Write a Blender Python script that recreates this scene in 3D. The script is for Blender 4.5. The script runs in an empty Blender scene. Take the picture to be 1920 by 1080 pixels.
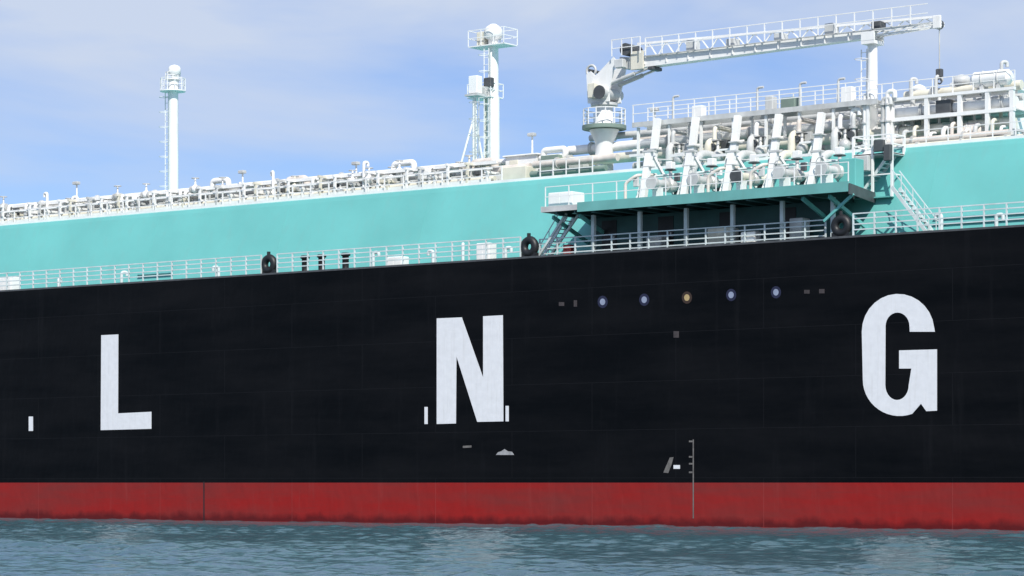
import bpy, math, random
import numpy as np
from mathutils import Vector, Matrix
from mathutils.geometry import tessellate_polygon
R = math.radians
rnd = random.Random(7)
scene = bpy.context.scene
col = scene.collection

# ------------------------------------------------------------------ camera
F_PX, YAW, DIST, EYE = 5000.0, R(37.3), 118.6, 2.35      # lens in photo pixels, yaw off the hull's normal, metres to hull, eye height
cY, sY = math.cos(YAW), math.sin(YAW)
CAM_X = DIST * math.tan(YAW)
cam_data = bpy.data.cameras.new('camera')
cam_data.sensor_width = 36.0
cam_data.lens = 36.0 * F_PX / 1920.0
cam_data.shift_y = 365.0 / 1920.0
cam_data.clip_start = 0.5
cam_data.clip_end = 20000.0
cam = bpy.data.objects.new('camera', cam_data)
col.objects.link(cam)
cam.location = (CAM_X, -DIST, EYE)
cam.rotation_euler = (R(90), 0, YAW)
scene.camera = cam

# ------------------------------------------------------------------ world and sun
SUN_EL, SUN_AZ = R(45), R(50)                            # azimuth to the right of the hull's outward normal
world = bpy.data.worlds.new('World')
scene.world = world
world.use_nodes = True
wn, wl = world.node_tree.nodes, world.node_tree.links
wn.clear()
w_out = wn.new('ShaderNodeOutputWorld')
w_bg = wn.new('ShaderNodeBackground')
w_bg.inputs['Strength'].default_value = 0.10
sky = wn.new('ShaderNodeTexSky')
sky.sky_type = 'NISHITA'
sky.sun_disc = False
sky.sun_elevation = SUN_EL
sky.sun_rotation = math.pi - SUN_AZ
sky.air_density = 1.0
sky.dust_density = 0.2
sky.ozone_density = 3.0
tc = wn.new('ShaderNodeTexCoord')
mp = wn.new('ShaderNodeMapping')
mp.inputs['Scale'].default_value = (4.0, 4.0, 16.0)
mp.inputs['Location'].default_value = (11.9487, 11.9826, 22.0927)
mp.inputs['Rotation'].default_value = (0.0, R(5), R(20))
nz = wn.new('ShaderNodeTexNoise')
nz.inputs['Scale'].default_value = 1.0
nz.inputs['Detail'].default_value = 6.0
nz.inputs['Roughness'].default_value = 0.5
nz.inputs['Distortion'].default_value = 0.35
cr = wn.new('ShaderNodeValToRGB')
cr.color_ramp.elements[0].position = 0.39
cr.color_ramp.elements[0].color = (0.03, 0.03, 0.03, 1)
cr.color_ramp.elements[1].position = 0.625
cr.color_ramp.elements[1].color = (0.92, 0.92, 0.92, 1)
tint = wn.new('ShaderNodeMix'); tint.data_type = 'RGBA'; tint.blend_type = 'MULTIPLY'
tint.inputs['Factor'].default_value = 1.0
tint.inputs[7].default_value = (0.84, 0.92, 1.22, 1)
mx = wn.new('ShaderNodeMix'); mx.data_type = 'RGBA'
mx.inputs[7].default_value = (6.2, 7.0, 8.5, 1)
wl.new(tc.outputs['Generated'], mp.inputs['Vector'])
wl.new(mp.outputs['Vector'], nz.inputs['Vector'])
wl.new(nz.outputs['Fac'], cr.inputs['Fac'])
wl.new(sky.outputs['Color'], tint.inputs[6])
wl.new(tint.outputs[2], mx.inputs[6])
wl.new(cr.outputs['Color'], mx.inputs['Factor'])
wl.new(mx.outputs[2], w_bg.inputs['Color'])
wl.new(w_bg.outputs['Background'], w_out.inputs['Surface'])

sun_data = bpy.data.lights.new('sun', 'SUN')
sun_data.energy = 4.9
sun_data.angle = R(0.5)
sun_data.color = (1.0, 0.96, 0.89)
sun = bpy.data.objects.new('sun', sun_data)
col.objects.link(sun)
sdir = Vector((math.sin(SUN_AZ) * math.cos(SUN_EL), -math.cos(SUN_AZ) * math.cos(SUN_EL), math.sin(SUN_EL)))
sun.rotation_euler = sdir.to_track_quat('Z', 'Y').to_euler()
sun.location = (60, -60, 80)

scene.view_settings.view_transform = 'Standard'
scene.view_settings.look = 'None'
scene.view_settings.exposure = 0.0
scene.view_settings.gamma = 1.0
scene.view_settings.use_curve_mapping = False

# ------------------------------------------------------------------ measuring: photo point + distance behind the hull side -> place on the ship
def at(px, py, inset=0.0):
    u = (px - 960.0) / F_PX
    v = (905.0 - py) / F_PX
    dx, dy, dz = -sY + u * cY, cY + u * sY, v
    t = (inset + DIST) / dy
    return Vector((CAM_X + t * dx, inset, EYE + t * dz))
def ax(px, inset=0.0): return at(px, 905, inset).x
def az(px, py, inset=0.0): return at(px, py, inset).z

# ------------------------------------------------------------------ materials
def mat(name, color, rough=0.5, var=0.12, vscale=0.6, streak=0.0, streak_col=(0.25, 0.16, 0.09), bump=0.0, bscale=3.0, metal=0.0, spec=0.5, sx=2.2, sz=0.16):
    m = bpy.data.materials.new(name)
    m.use_nodes = True
    n, l = m.node_tree.nodes, m.node_tree.links
    b = n['Principled BSDF']
    b.inputs['Roughness'].default_value = rough
    b.inputs['Metallic'].default_value = metal
    b.inputs['Specular IOR Level'].default_value = spec
    geo = n.new('ShaderNodeNewGeometry')
    noi = n.new('ShaderNodeTexNoise'); noi.inputs['Scale'].default_value = vscale; noi.inputs['Detail'].default_value = 5
    l.new(geo.outputs['Position'], noi.inputs['Vector'])
    rmp = n.new('ShaderNodeMapRange')
    rmp.inputs['From Min'].default_value = 0.3; rmp.inputs['From Max'].default_value = 0.7
    rmp.inputs['To Min'].default_value = 1.0 - var; rmp.inputs['To Max'].default_value = 1.0 + var * 0.6
    l.new(noi.outputs['Fac'], rmp.inputs['Value'])
    mul = n.new('ShaderNodeMix'); mul.data_type = 'RGBA'; mul.blend_type = 'MULTIPLY'
    mul.inputs['Factor'].default_value = 1.0
    mul.inputs[6].default_value = (*color, 1)
    l.new(rmp.outputs['Result'], mul.inputs[7])
    out = mul.outputs[2]
    if streak > 0:
        map_ = n.new('ShaderNodeMapping'); map_.inputs['Scale'].default_value = (sx, sx, sz)
        l.new(geo.outputs['Position'], map_.inputs['Vector'])
        n2 = n.new('ShaderNodeTexNoise'); n2.inputs['Scale'].default_value = 1.0; n2.inputs['Detail'].default_value = 6
        n2.inputs['Roughness'].default_value = 0.65
        l.new(map_.outputs['Vector'], n2.inputs['Vector'])
        r2 = n.new('ShaderNodeMapRange')
        r2.inputs['From Min'].default_value = 0.52; r2.inputs['From Max'].default_value = 0.78
        r2.inputs['To Min'].default_value = 0.0; r2.inputs['To Max'].default_value = streak
        l.new(n2.outputs['Fac'], r2.inputs['Value'])
        m2 = n.new('ShaderNodeMix'); m2.data_type = 'RGBA'
        m2.inputs[7].default_value = (*streak_col, 1)
        l.new(r2.outputs['Result'], m2.inputs['Factor']); l.new(out, m2.inputs[6])
        out = m2.outputs[2]
    l.new(out, b.inputs['Base Color'])
    if bump > 0:
        n3 = n.new('ShaderNodeTexNoise'); n3.inputs['Scale'].default_value = bscale; n3.inputs['Detail'].default_value = 3
        l.new(geo.outputs['Position'], n3.inputs['Vector'])
        bp = n.new('ShaderNodeBump'); bp.inputs['Strength'].default_value = bump; bp.inputs['Distance'].default_value = 0.05
        l.new(n3.outputs['Fac'], bp.inputs['Height']); l.new(bp.outputs['Normal'], b.inputs['Normal'])
    return m

M = {}
M['teal_mid'] = mat('duller_turquoise_paint', (0.145, 0.40, 0.375), 0.5, 0.12, 0.8, 0.3, (0.16, 0.25, 0.22))  # slightly duller than the trunk's turquoise, with streaks
M['teal'] = mat('turquoise_paint', (0.140, 0.460, 0.435), 0.45, 0.09, 0.25, 0.30, (0.19, 0.38, 0.36), 0.3, 0.9)
M['teal_dark'] = mat('dull_turquoise_paint', (0.10, 0.33, 0.33), 0.5, 0.2, 1.5, 0.3, (0.1, 0.12, 0.1))
M['white'] = mat('white_paint', (0.85, 0.85, 0.83), 0.4, 0.08, 1.2, 0.22, (0.48, 0.42, 0.34))
M['letter'] = mat('white_lettering_paint', (0.75, 0.76, 0.78), 0.5, 0.05, 2.6, 0.30, (0.46, 0.44, 0.41), 0.2, 2.0, sx=5.0, sz=0.35)
M['cream'] = mat('cream_paint', (0.72, 0.69, 0.58), 0.5, 0.14, 1.1, 0.35, (0.40, 0.32, 0.22))
M['warm'] = mat('pinkish_grey_lagging', (0.68, 0.62, 0.56), 0.6, 0.2, 1.4, 0.3, (0.3, 0.2, 0.13))
M['grey'] = mat('light_grey_paint', (0.56, 0.57, 0.56), 0.5, 0.18, 1.3, 0.3, (0.25, 0.22, 0.18))
M['steel'] = mat('stainless_steel', (0.60, 0.60, 0.58), 0.42, 0.15, 2.0, 0.2, (0.4, 0.33, 0.26), metal=0.3)
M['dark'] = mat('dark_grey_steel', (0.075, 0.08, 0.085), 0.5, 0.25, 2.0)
M['black'] = mat('black_rubber_paint', (0.012, 0.013, 0.015), 0.5, 0.3, 2.0)
M['green'] = mat('grey_green_deck_paint', (0.20, 0.27, 0.23), 0.7, 0.2, 0.8)
M['deck'] = mat('dark_green_deck_paint', (0.045, 0.07, 0.06), 0.7, 0.25, 0.8)  # deck colour darkened to cut bounce light under the manifold platform
M['rail'] = mat('pale_rail_paint', (0.62, 0.70, 0.70), 0.5, 0.15, 1.5, 0.3, (0.35, 0.3, 0.25))
M['redbox'] = mat('fire_red_paint', (0.30, 0.04, 0.04), 0.5, 0.2, 2.0)
M['yellow'] = mat('yellow_paint', (0.46, 0.34, 0.16), 0.5, 0.1, 2.0)
M['bluewhite'] = mat('pale_blue_paint', (0.27, 0.31, 0.42), 0.5, 0.1, 2.0)
M['dim'] = mat('worn_grey_mark', (0.16, 0.15, 0.14), 0.6, 0.3, 3.0)
M['faint'] = mat('faint_worn_mark', (0.055, 0.045, 0.045), 0.6, 0.3, 3.0)
M['midmark'] = mat('half_worn_white_mark', (0.36, 0.36, 0.37), 0.6, 0.3, 3.0)
M['bluering'] = mat('dark_blue_ring_paint', (0.014, 0.016, 0.045), 0.5, 0.1, 2.0)
M['brownring'] = mat('dark_brown_ring_paint', (0.04, 0.022, 0.013), 0.5, 0.1, 2.0)
M['teal_shade'] = mat('shade_tinted_turquoise', (0.030, 0.095, 0.095), 0.6, 0.3, 0.8)  # turquoise with shade put into the colour, for surfaces under the platform
M['glass'] = mat('dark_window_glass', (0.02, 0.03, 0.035), 0.08, 0.1, 1.0)

def hull_material(name, base, alt, alt_amount, rough, wet=False, spec=0.3):
    m = bpy.data.materials.new(name); m.use_nodes = True
    n, l = m.node_tree.nodes, m.node_tree.links
    b = n['Principled BSDF']
    geo = n.new('ShaderNodeNewGeometry')
    def noise(scale, loc, detail=5, rough_=0.6):
        mpg = n.new('ShaderNodeMapping'); mpg.inputs['Scale'].default_value = scale; mpg.inputs['Location'].default_value = loc
        l.new(geo.outputs['Position'], mpg.inputs['Vector'])
        t = n.new('ShaderNodeTexNoise'); t.inputs['Scale'].default_value = 1; t.inputs['Detail'].default_value = detail; t.inputs['Roughness'].default_value = rough_
        l.new(mpg.outputs['Vector'], t.inputs['Vector'])
        return t.outputs['Fac']
    def rng(v, a, b_, c, d):
        r = n.new('ShaderNodeMapRange'); l.new(v, r.inputs['Value'])
        for k, x in zip(('From Min', 'From Max', 'To Min', 'To Max'), (a, b_, c, d)): r.inputs[k].default_value = x
        return r.outputs['Result']
    def mixc(f, a, c):
        x = n.new('ShaderNodeMix'); x.data_type = 'RGBA'; l.new(f, x.inputs['Factor'])
        if isinstance(a, tuple): x.inputs[6].default_value = (*a, 1)
        else: l.new(a, x.inputs[6])
        x.inputs[7].default_value = (*c, 1)
        return x.outputs[2]
    c1 = mixc(rng(noise((0.10, 0.1, 0.55), (3, 0, 1)), 0.38, 0.68, 0, alt_amount), base, alt)          # broad patches along the side
    c2 = mixc(rng(noise((1.3, 1.3, 0.10), (0, 4, 0), 6, 0.7), 0.56, 0.80, 0, alt_amount * 0.8), c1, tuple(min(1, a * 1.5) for a in alt))   # run-down streaks
    c3 = mixc(rng(noise((0.5, 0.5, 9.0), (9, 0, 5), 3, 0.6), 0.55, 0.75, 0, 0.35 * alt_amount), c2, alt)  # scuffs along the plating
    last = c3
    if wet:
        sep = n.new('ShaderNodeSeparateXYZ'); l.new(geo.outputs['Position'], sep.inputs['Vector'])
        add = n.new('ShaderNodeMath'); add.operation = 'ADD'
        l.new(sep.outputs['Z'], add.inputs[0]); l.new(rng(noise((0.8, 0.8, 0.5), (0, 0, 2)), 0.3, 0.7, -0.22, 0.22), add.inputs[1])
        last = mixc(rng(add.outputs[0], 0.18, 0.55, 0.80, 0.0), c3, (0.075, 0.008, 0.010))               # slime along the waterline
    b.inputs['Roughness'].default_value = rough
    b.inputs['Specular IOR Level'].default_value = spec
    # plating: weld seams and the slight hollows between the frames
    br = n.new('ShaderNodeTexBrick'); br.inputs['Scale'].default_value = 1.0
    br.inputs['Brick Width'].default_value = 11.0; br.inputs['Row Height'].default_value = 2.6
    br.inputs['Mortar Size'].default_value = 0.02; br.inputs['Mortar Smooth'].default_value = 0.6
    br.inputs['Color1'].default_value = br.inputs['Color2'].default_value = (0.4, 0.4, 0.4, 1); br.inputs['Mortar'].default_value = (1, 1, 1, 1)
    sw = n.new('ShaderNodeSeparateXYZ'); cb = n.new('ShaderNodeCombineXYZ')
    l.new(geo.outputs['Position'], sw.inputs['Vector']); l.new(sw.outputs['X'], cb.inputs['X']); l.new(sw.outputs['Z'], cb.inputs['Y'])
    l.new(cb.outputs['Vector'], br.inputs['Vector'])
    last = mixc(rng(br.outputs['Color'], 0.4, 1.0, 0.0, 0.75), last, tuple(a * 1.6 for a in alt))
    l.new(last, b.inputs['Base Color'])
    b1 = n.new('ShaderNodeBump'); b1.inputs['Strength'].default_value = 0.35; b1.inputs['Distance'].default_value = 0.03
    l.new(br.outputs['Color'], b1.inputs['Height'])
    b2 = n.new('ShaderNodeBump'); b2.inputs['Strength'].default_value = 0.5; b2.inputs['Distance'].default_value = 0.12
    l.new(noise((0.9, 0.9, 0.5), (0, 0, 0), 2), b2.inputs['Height'])
    l.new(b1.outputs['Normal'], b2.inputs['Normal'])
    l.new(b2.outputs['Normal'], b.inputs['Normal'])
    return m
M['hull'] = hull_material('black_hull_paint', (0.0022, 0.0029, 0.0040), (0.0072, 0.0076, 0.0090), 0.85, 0.45, spec=0.07)
M['boot'] = hull_material('red_boot_top_paint', (0.285, 0.015, 0.014), (0.18, 0.030, 0.028), 0.9, 0.55, True, spec=0.14)

def water_material():
    m = bpy.data.materials.new('sea_water'); m.use_nodes = True
    n, l = m.node_tree.nodes, m.node_tree.links
    b = n['Principled BSDF']
    b.inputs['Base Color'].default_value = (0.050, 0.108, 0.128, 1)
    b.inputs['Roughness'].default_value = 0.16
    b.inputs['IOR'].default_value = 1.33
    geo = n.new('ShaderNodeNewGeometry')
    prev = None
    for sc, st, di, sxy in ((2.4, 0.6, 0.05, (1.0, 1.0, 1.0)), (7.0, 0.6, 0.016, (1.0, 1.2, 1.0))):
        mpg = n.new('ShaderNodeMapping'); mpg.inputs['Scale'].default_value = sxy; mpg.inputs['Rotation'].default_value = (0, 0, R(25))
        l.new(geo.outputs['Position'], mpg.inputs['Vector'])
        t = n.new('ShaderNodeTexNoise'); t.inputs['Scale'].default_value = sc; t.inputs['Detail'].default_value = 4; t.inputs['Distortion'].default_value = 0.4
        l.new(mpg.outputs['Vector'], t.inputs['Vector'])
        bp = n.new('ShaderNodeBump'); bp.inputs['Strength'].default_value = st; bp.inputs['Distance'].default_value = di
        l.new(t.outputs['Fac'], bp.inputs['Height'])
        if prev: l.new(prev.outputs['Normal'], bp.inputs['Normal'])
        prev = bp
    l.new(prev.outputs['Normal'], b.inputs['Normal'])
    return m
M['sea'] = water_material()

# ------------------------------------------------------------------ mesh helpers
class MB:
    """collects shapes in world metres; build() links them as ONE mesh object"""
    def __init__(s): s.v = []; s.f = []; s.sm = []
    def add(s, vs, fs, smooth=False):
        o = len(s.v)
        s.v += [tuple(v) for v in vs]
        for f in fs:
            s.f.append(tuple(i + o for i in f)); s.sm.append(smooth)
        return s
    def box(s, x0, x1, y0, y1, z0, z1):
        vs = [(x0, y0, z0), (x1, y0, z0), (x1, y1, z0), (x0, y1, z0), (x0, y0, z1), (x1, y0, z1), (x1, y1, z1), (x0, y1, z1)]
        return s.add(vs, [(0, 3, 2, 1), (4, 5, 6, 7), (0, 1, 5, 4), (1, 2, 6, 5), (2, 3, 7, 6), (3, 0, 4, 7)])
    def cbox(s, c, sx, sy, sz): return s.box(c[0] - sx / 2, c[0] + sx / 2, c[1] - sy / 2, c[1] + sy / 2, c[2], c[2] + sz)
    def bevbox(s, x0, x1, y0, y1, z0, z1, b=0.04):
        vs = []
        for z, i in ((z0, b), (z0 + b, 0), (z1 - b, 0), (z1, b)):
            a = b if True else 0
            xs0, xs1, ys0, ys1 = x0 + i, x1 - i, y0 + i, y1 - i
            vs += [(xs0 + a, ys0, z), (xs1 - a, ys0, z), (xs1, ys0 + a, z), (xs1, ys1 - a, z), (xs1 - a, ys1, z), (xs0 + a, ys1, z), (xs0, ys1 - a, z), (xs0, ys0 + a, z)]
        fs = [tuple(range(7, -1, -1)), tuple(range(24, 32))]
        for r in range(3):
            for k in range(8):
                fs.append((r * 8 + k, r * 8 + (k + 1) % 8, r * 8 + 8 + (k + 1) % 8, r * 8 + 8 + k))
        return s.add(vs, fs)
    def bar(s, a, b, w, h=None):
        a, b = Vector(a), Vector(b); h = h or w
        d = (b - a).normalized()
        up = Vector((0, 0, 1)) if abs(d.z) < 0.95 else Vector((0, 1, 0))
        p = d.cross(up).normalized() * (w / 2); q = p.cross(d).normalized() * (h / 2)
        vs = [a - p - q, a + p - q, a + p + q, a - p + q, b - p - q, b + p - q, b + p + q, b - p + q]
        return s.add(vs, [(0, 1, 2, 3), (7, 6, 5, 4), (0, 4, 5, 1), (1, 5, 6, 2), (2, 6, 7, 3), (3, 7, 4, 0)])
    def cyl(s, a, b, r0, r1=None, n=12, cap=True):
        a, b = Vector(a), Vector(b); r1 = r0 if r1 is None else r1
        d = (b - a).normalized()
        up = Vector((0, 0, 1)) if abs(d.z) < 0.9 else Vector((1, 0, 0))
        p = d.cross(up).normalized(); q = d.cross(p)
        ring = lambda c, r: [c + (p * math.cos(t) + q * math.sin(t)) * r for t in [2 * math.pi * k / n for k in range(n)]]
        o = ring(a, r0) + ring(b, r1)
        s.add(o, [(k, k + n, (k + 1) % n + n, (k + 1) % n) for k in range(n)], True)
        if cap:
            s.add(ring(a, r0), [tuple(range(n))]); s.add(ring(b, r1), [tuple(range(n - 1, -1, -1))])
        return s
    def lathe(s, c, prof, n=16):
        c = Vector(c); vs = []
        for r, z in prof:
            vs += [c + Vector((r * math.cos(2 * math.pi * k / n), r * math.sin(2 * math.pi * k / n), z)) for k in range(n)]
        fs = []
        for j in range(len(prof) - 1):
            for k in range(n):
                fs.append((j * n + k, j * n + (k + 1) % n, (j + 1) * n + (k + 1) % n, (j + 1) * n + k))
        s.add(vs, fs, True)
        s.add(vs[:n], [tuple(range(n - 1, -1, -1))]); s.add(vs[-n:], [tuple(range(n))])
        return s
    def tube(s, pts, r, n=10, bend=None):
        """pipe through points with rounded corners"""
        pts = [Vector(p) for p in pts]; bend = bend or r * 2.2
        path = [pts[0]]
        for i in range(1, len(pts) - 1):
            a, b, c = pts[i - 1], pts[i], pts[i + 1]
            k = min(bend, (a - b).length * 0.45, (c - b).length * 0.45)
            p0 = b + (a - b).normalized() * k; p1 = b + (c - b).normalized() * k
            for t in (0, 0.25, 0.5, 0.75, 1.0):
                path.append(p0 * (1 - t) ** 2 + b * 2 * t * (1 - t) + p1 * t * t)
        path.append(pts[-1])
        ref = None; vs = []
        for i, p in enumerate(path):
            d = (path[min(i + 1, len(path) - 1)] - path[max(i - 1, 0)]).normalized()
            if ref is None:
                ref = d.cross(Vector((0, 0, 1)) if abs(d.z) < 0.9 else Vector((1, 0, 0))).normalized()
            ref = (ref - d * ref.dot(d)).normalized(); q = d.cross(ref)
            vs += [p + (ref * math.cos(2 * math.pi * k / n) + q * math.sin(2 * math.pi * k / n)) * r for k in range(n)]
        fs = [(j * n + k, j * n + (k + 1) % n, (j + 1) * n + (k + 1) % n, (j + 1) * n + k) for j in range(len(path) - 1) for k in range(n)]
        s.add(vs, fs, True)
        s.add(vs[:n], [tuple(range(n - 1, -1, -1))]); s.add(vs[-n:], [tuple(range(n))])
        return s
    def torus(s, c, axis, R_, r, n=16, k=6):
        c = Vector(c); ax_ = Vector(axis).normalized()
        p = ax_.cross(Vector((0, 0, 1)) if abs(ax_.z) < 0.9 else Vector((1, 0, 0))).normalized(); q = ax_.cross(p)
        vs = []
        for i in range(n):
            d = p * math.cos(2 * math.pi * i / n) + q * math.sin(2 * math.pi * i / n)
            vs += [c + d * (R_ + r * math.cos(2 * math.pi * j / k)) + ax_ * r * math.sin(2 * math.pi * j / k) for j in range(k)]
        return s.add(vs, [(i * k + j, ((i + 1) % n) * k + j, ((i + 1) % n) * k + (j + 1) % k, i * k + (j + 1) % k) for i in range(n) for j in range(k)], True)
    def plate(s, pts2, y0, y1):
        """polygon given in (x, z), thick from y0 to y1"""
        n = len(pts2)
        vs = [(x, y0, z) for x, z in pts2] + [(x, y1, z) for x, z in pts2]
        tris = tessellate_polygon([[Vector((x, z, 0)) for x, z in pts2]])
        fs = []
        for t in tris:
            a, b, c = (Vector((pts2[i][0], pts2[i][1])) for i in t)
            ccw = (b.x - a.x) * (c.y - a.y) - (b.y - a.y) * (c.x - a.x) > 0
            t = tuple(t) if ccw else tuple(reversed(t))
            fs.append(t); fs.append(tuple(i + n for i in reversed(t)))
        for i in range(n): fs.append((i, (i + 1) % n, (i + 1) % n + n, i + n))
        return s.add(vs, fs)
    def slab(s, pts, z0, z1):
        n = len(pts)
        return s.add([(x, y, z0) for x, y in pts] + [(x, y, z1) for x, y in pts], [tuple(range(n - 1, -1, -1)), tuple(range(n, 2 * n))] + [(i, (i + 1) % n, (i + 1) % n + n, i + n) for i in range(n)])
    def mesh(s, name, off=Vector((0, 0, 0))):
        me = bpy.data.meshes.new(name)
        me.from_pydata([(x - off[0], y - off[1], z - off[2]) for x, y, z in s.v], [], s.f)
        me.polygons.foreach_set('use_smooth', s.sm)
        me.update()
        return me
    def build(s, name, material, parent=None, loc=None):
        off = wloc(parent) if parent else (Vector(loc) if loc is not None else Vector((0, 0, 0)))
        me = s.mesh(name, off); me.materials.append(M[material])
        o = bpy.data.objects.new(name, me); col.objects.link(o)
        if parent: o.parent = parent
        else: o.location = off
        return o

def wloc(o):
    v = Vector((0, 0, 0))
    while o: v += Vector(o.location); o = o.parent
    return v
def tag(o, label, cat=None, group=None):
    o['label'] = label
    if cat: o['category'] = cat
    if group: o['group'] = group
    return o
def thing(name, loc, label, cat, group=None):
    o = bpy.data.objects.new(name, None); o.empty_display_size = 0.3
    col.objects.link(o); o.location = loc
    return tag(o, label, cat, group)
def piece(name, me, parent, loc, rz=0.0):
    """a repeat of a part that shares its mesh; loc in world metres"""
    o = bpy.data.objects.new(name, me); col.objects.link(o)
    o.parent = parent; o.location = Vector(loc) - wloc(parent); o.rotation_euler = (0, 0, rz)
    return o
def shared(name, material, fn):
    b = MB(); fn(b); me = b.mesh(name); me.materials.append(M[material]); return me
def copy_thing(root, loc, label=None, rz=0.0, scale=None):
    r = root.copy(); col.objects.link(r); r.location = loc; r.rotation_euler = (0, 0, rz)
    if scale: r.scale = scale
    if label: r['label'] = label
    for ch in root.children:
        c = ch.copy(); col.objects.link(c); c.parent = r
        for g in ch.children:
            d = g.copy(); col.objects.link(d); d.parent = c
    return r

# ------------------------------------------------------------------ water
def graded(lo, hi, fine, far0, far1, growth=1.16):
    a = list(np.arange(lo, hi, fine)); st = fine
    x = a[-1]
    while x < far1: st = min(st * growth, 900); x += st; a.append(x)
    st = fine; x = lo; pre = []
    while x > far0: st = min(st * growth, 900); x -= st; pre.append(x)
    return np.array(pre[::-1] + a)
gx = graded(-58, 80, 0.20, -6000, 6000); gy = graded(-84, 1.0, 0.20, -6000, 6000)
X, Y = np.meshgrid(gx, gy)
rs = np.random.RandomState(5)
Z = np.zeros_like(X)
fade = np.ones_like(X)
for g, A in ((np.gradient(gx), X), (np.gradient(gy), Y)):
    gg = np.clip((0.75 - g) / 0.5, 0, 1)
    fade = fade * (gg[None, :] if A is X else gg[:, None])
for i in range(70):
    lam = 0.55 * (5.0 / 0.55) ** rs.rand()
    th = R(70) + rs.randn() * 0.75
    k = 2 * math.pi / lam
    amp = 0.0058 * lam ** 0.60 * (0.5 + rs.rand())
    ph = rs.rand() * 6.28
    s_ = np.sin(k * (X * math.cos(th) + Y * math.sin(th)) + ph + 0.4 * np.sin(0.13 * X + 0.21 * Y + i))
    Z += amp * (s_ + 0.25 * np.cos(2 * (k * (X * math.cos(th) + Y * math.sin(th)) + ph)))
gust = 0.75 + 0.35 * np.sin(0.11 * X + 0.07 * Y) * np.sin(0.05 * X - 0.16 * Y + 1.3)
Z = Z * fade * gust
ny, nx = X.shape
me = bpy.data.meshes.new('water')
co = np.stack([X, Y, Z], -1).reshape(-1, 3)
idx = np.arange(nx * ny).reshape(ny, nx)
q = np.stack([idx[:-1, :-1], idx[:-1, 1:], idx[1:, 1:], idx[1:, :-1]], -1).reshape(-1, 4)
me.vertices.add(len(co)); me.vertices.foreach_set('co', co.ravel())
me.loops.add(q.size); me.loops.foreach_set('vertex_index', q.ravel())
me.polygons.add(len(q)); me.polygons.foreach_set('loop_start', np.arange(0, q.size, 4)); me.polygons.foreach_set('loop_total', np.full(len(q), 4))
me.polygons.foreach_set('use_smooth', np.ones(len(q), bool))
me.update(calc_edges=True); me.validate()
me.materials.append(M['sea'])
water = bpy.data.objects.new('water', me); col.objects.link(water); water['kind'] = 'structure'

# ------------------------------------------------------------------ the ship: hull, trunk, lettering, marks
DECK, TRUNK, PLAT = EYE + 12.5, EYE + 17.7, EYE + 15.3
BEAM = 46.0
TB, TT = 4.0, 6.0           # distance of the trunk's foot and shoulder behind the hull side
XA, XB = -150.0, 120.0
ship = thing('gas_carrier_ship', (0, 0, 0), 'long black gas carrier hull with red waterline band and turquoise trunk deck', 'ship')
def outline(z):             # hull outline seen from above: straight side, rounded bow and stern
    ins = 0.0
    p = [(XA, 0), (XB, 0)]
    for k in range(1, 12):
        t = k / 12 * math.pi
        p.append((XB + 45 * math.sin(t), BEAM / 2 - BEAM / 2 * math.cos(t)))
    p += [(XB, BEAM), (XA, BEAM)]
    for k in range(1, 12):
        t = k / 12 * math.pi
        p.append((XA - 28 * math.sin(t), BEAM / 2 + BEAM / 2 * math.cos(t)))
    return [(x, y, z) for x, y in p]
def skirt(z0, z1, top=False, bottom=False):
    b = MB(); a, c = outline(z0), outline(z1); n = len(a)
    b.add(a + c, [(i, (i + 1) % n, (i + 1) % n + n, i + n) for i in range(n)])
    if top: b.add(c, [tuple(range(n))])
    if bottom: b.add(a, [tuple(range(n - 1, -1, -1))])
    return b
boot = skirt(-5.0, EYE, bottom=True).build('boot_top', 'boot', ship); boot['label'] = 'red painted band along the waterline'
side = skirt(EYE, DECK - 0.01).build('hull_side', 'hull', ship); side['label'] = 'black painted ship side'
dk = MB(); o_ = outline(DECK - 0.01); dk.add(o_, [tuple(range(len(o_)))]); dk.build('main_deck', 'deck', ship)
# rounded edge plate on top of the side
MB().box(XA, XB, 0.012, 0.30, DECK - 0.006, DECK + 0.10).build('deck_edge_plate', 'dark', ship)
# trunk deck
tr = MB()
prof = [(TB, DECK), (TB + 0.10, DECK + 0.25), (TT - 0.12, TRUNK - 0.30), (TT, TRUNK - 0.06), (TT + 0.15, TRUNK), (BEAM - TT, TRUNK), (BEAM - TB, DECK)]
tx0, tx1 = XA + 10, XB - 6
vs = [(tx0, y, z) for y, z in prof] + [(tx1, y, z) for y, z in prof]; n = len(prof)
tr.add(vs, [(i, i + n, (i + 1) % n + n, (i + 1) % n) for i in range(n)] + [tuple(range(n)), tuple(range(2 * n - 1, n - 1, -1))])
# pipes and coamings welded on the trunk's foot and shoulder
trunk = tr.build('trunk_deck', 'teal', ship); trunk['label'] = 'turquoise sloping side of the raised trunk deck'
MB().box(tx0 + 1, tx1 - 1, TT + 0.20, TT + 0.28, TRUNK + 0.004, TRUNK + 0.16).build('shoulder_coaming', 'white', trunk)
for z in (0.85, 1.15):
    t0 = TB + 0.10 + (z - 0.25) * 0.375
    MB().cyl((ax(1745, 4), t0 - 0.1, DECK + z), (tx1 - 20, t0 - 0.1, DECK + z), 0.055, n=8).build('foot_pipe', 'teal_dark', trunk)
t0 = TB + 0.3
MB().cyl((ax(255, 4), t0 - 0.12, DECK + 0.95), (ax(318, 4), t0 - 0.12, DECK + 0.95), 0.07, n=8).build('foot_pipe', 'teal_dark', trunk)
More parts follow.
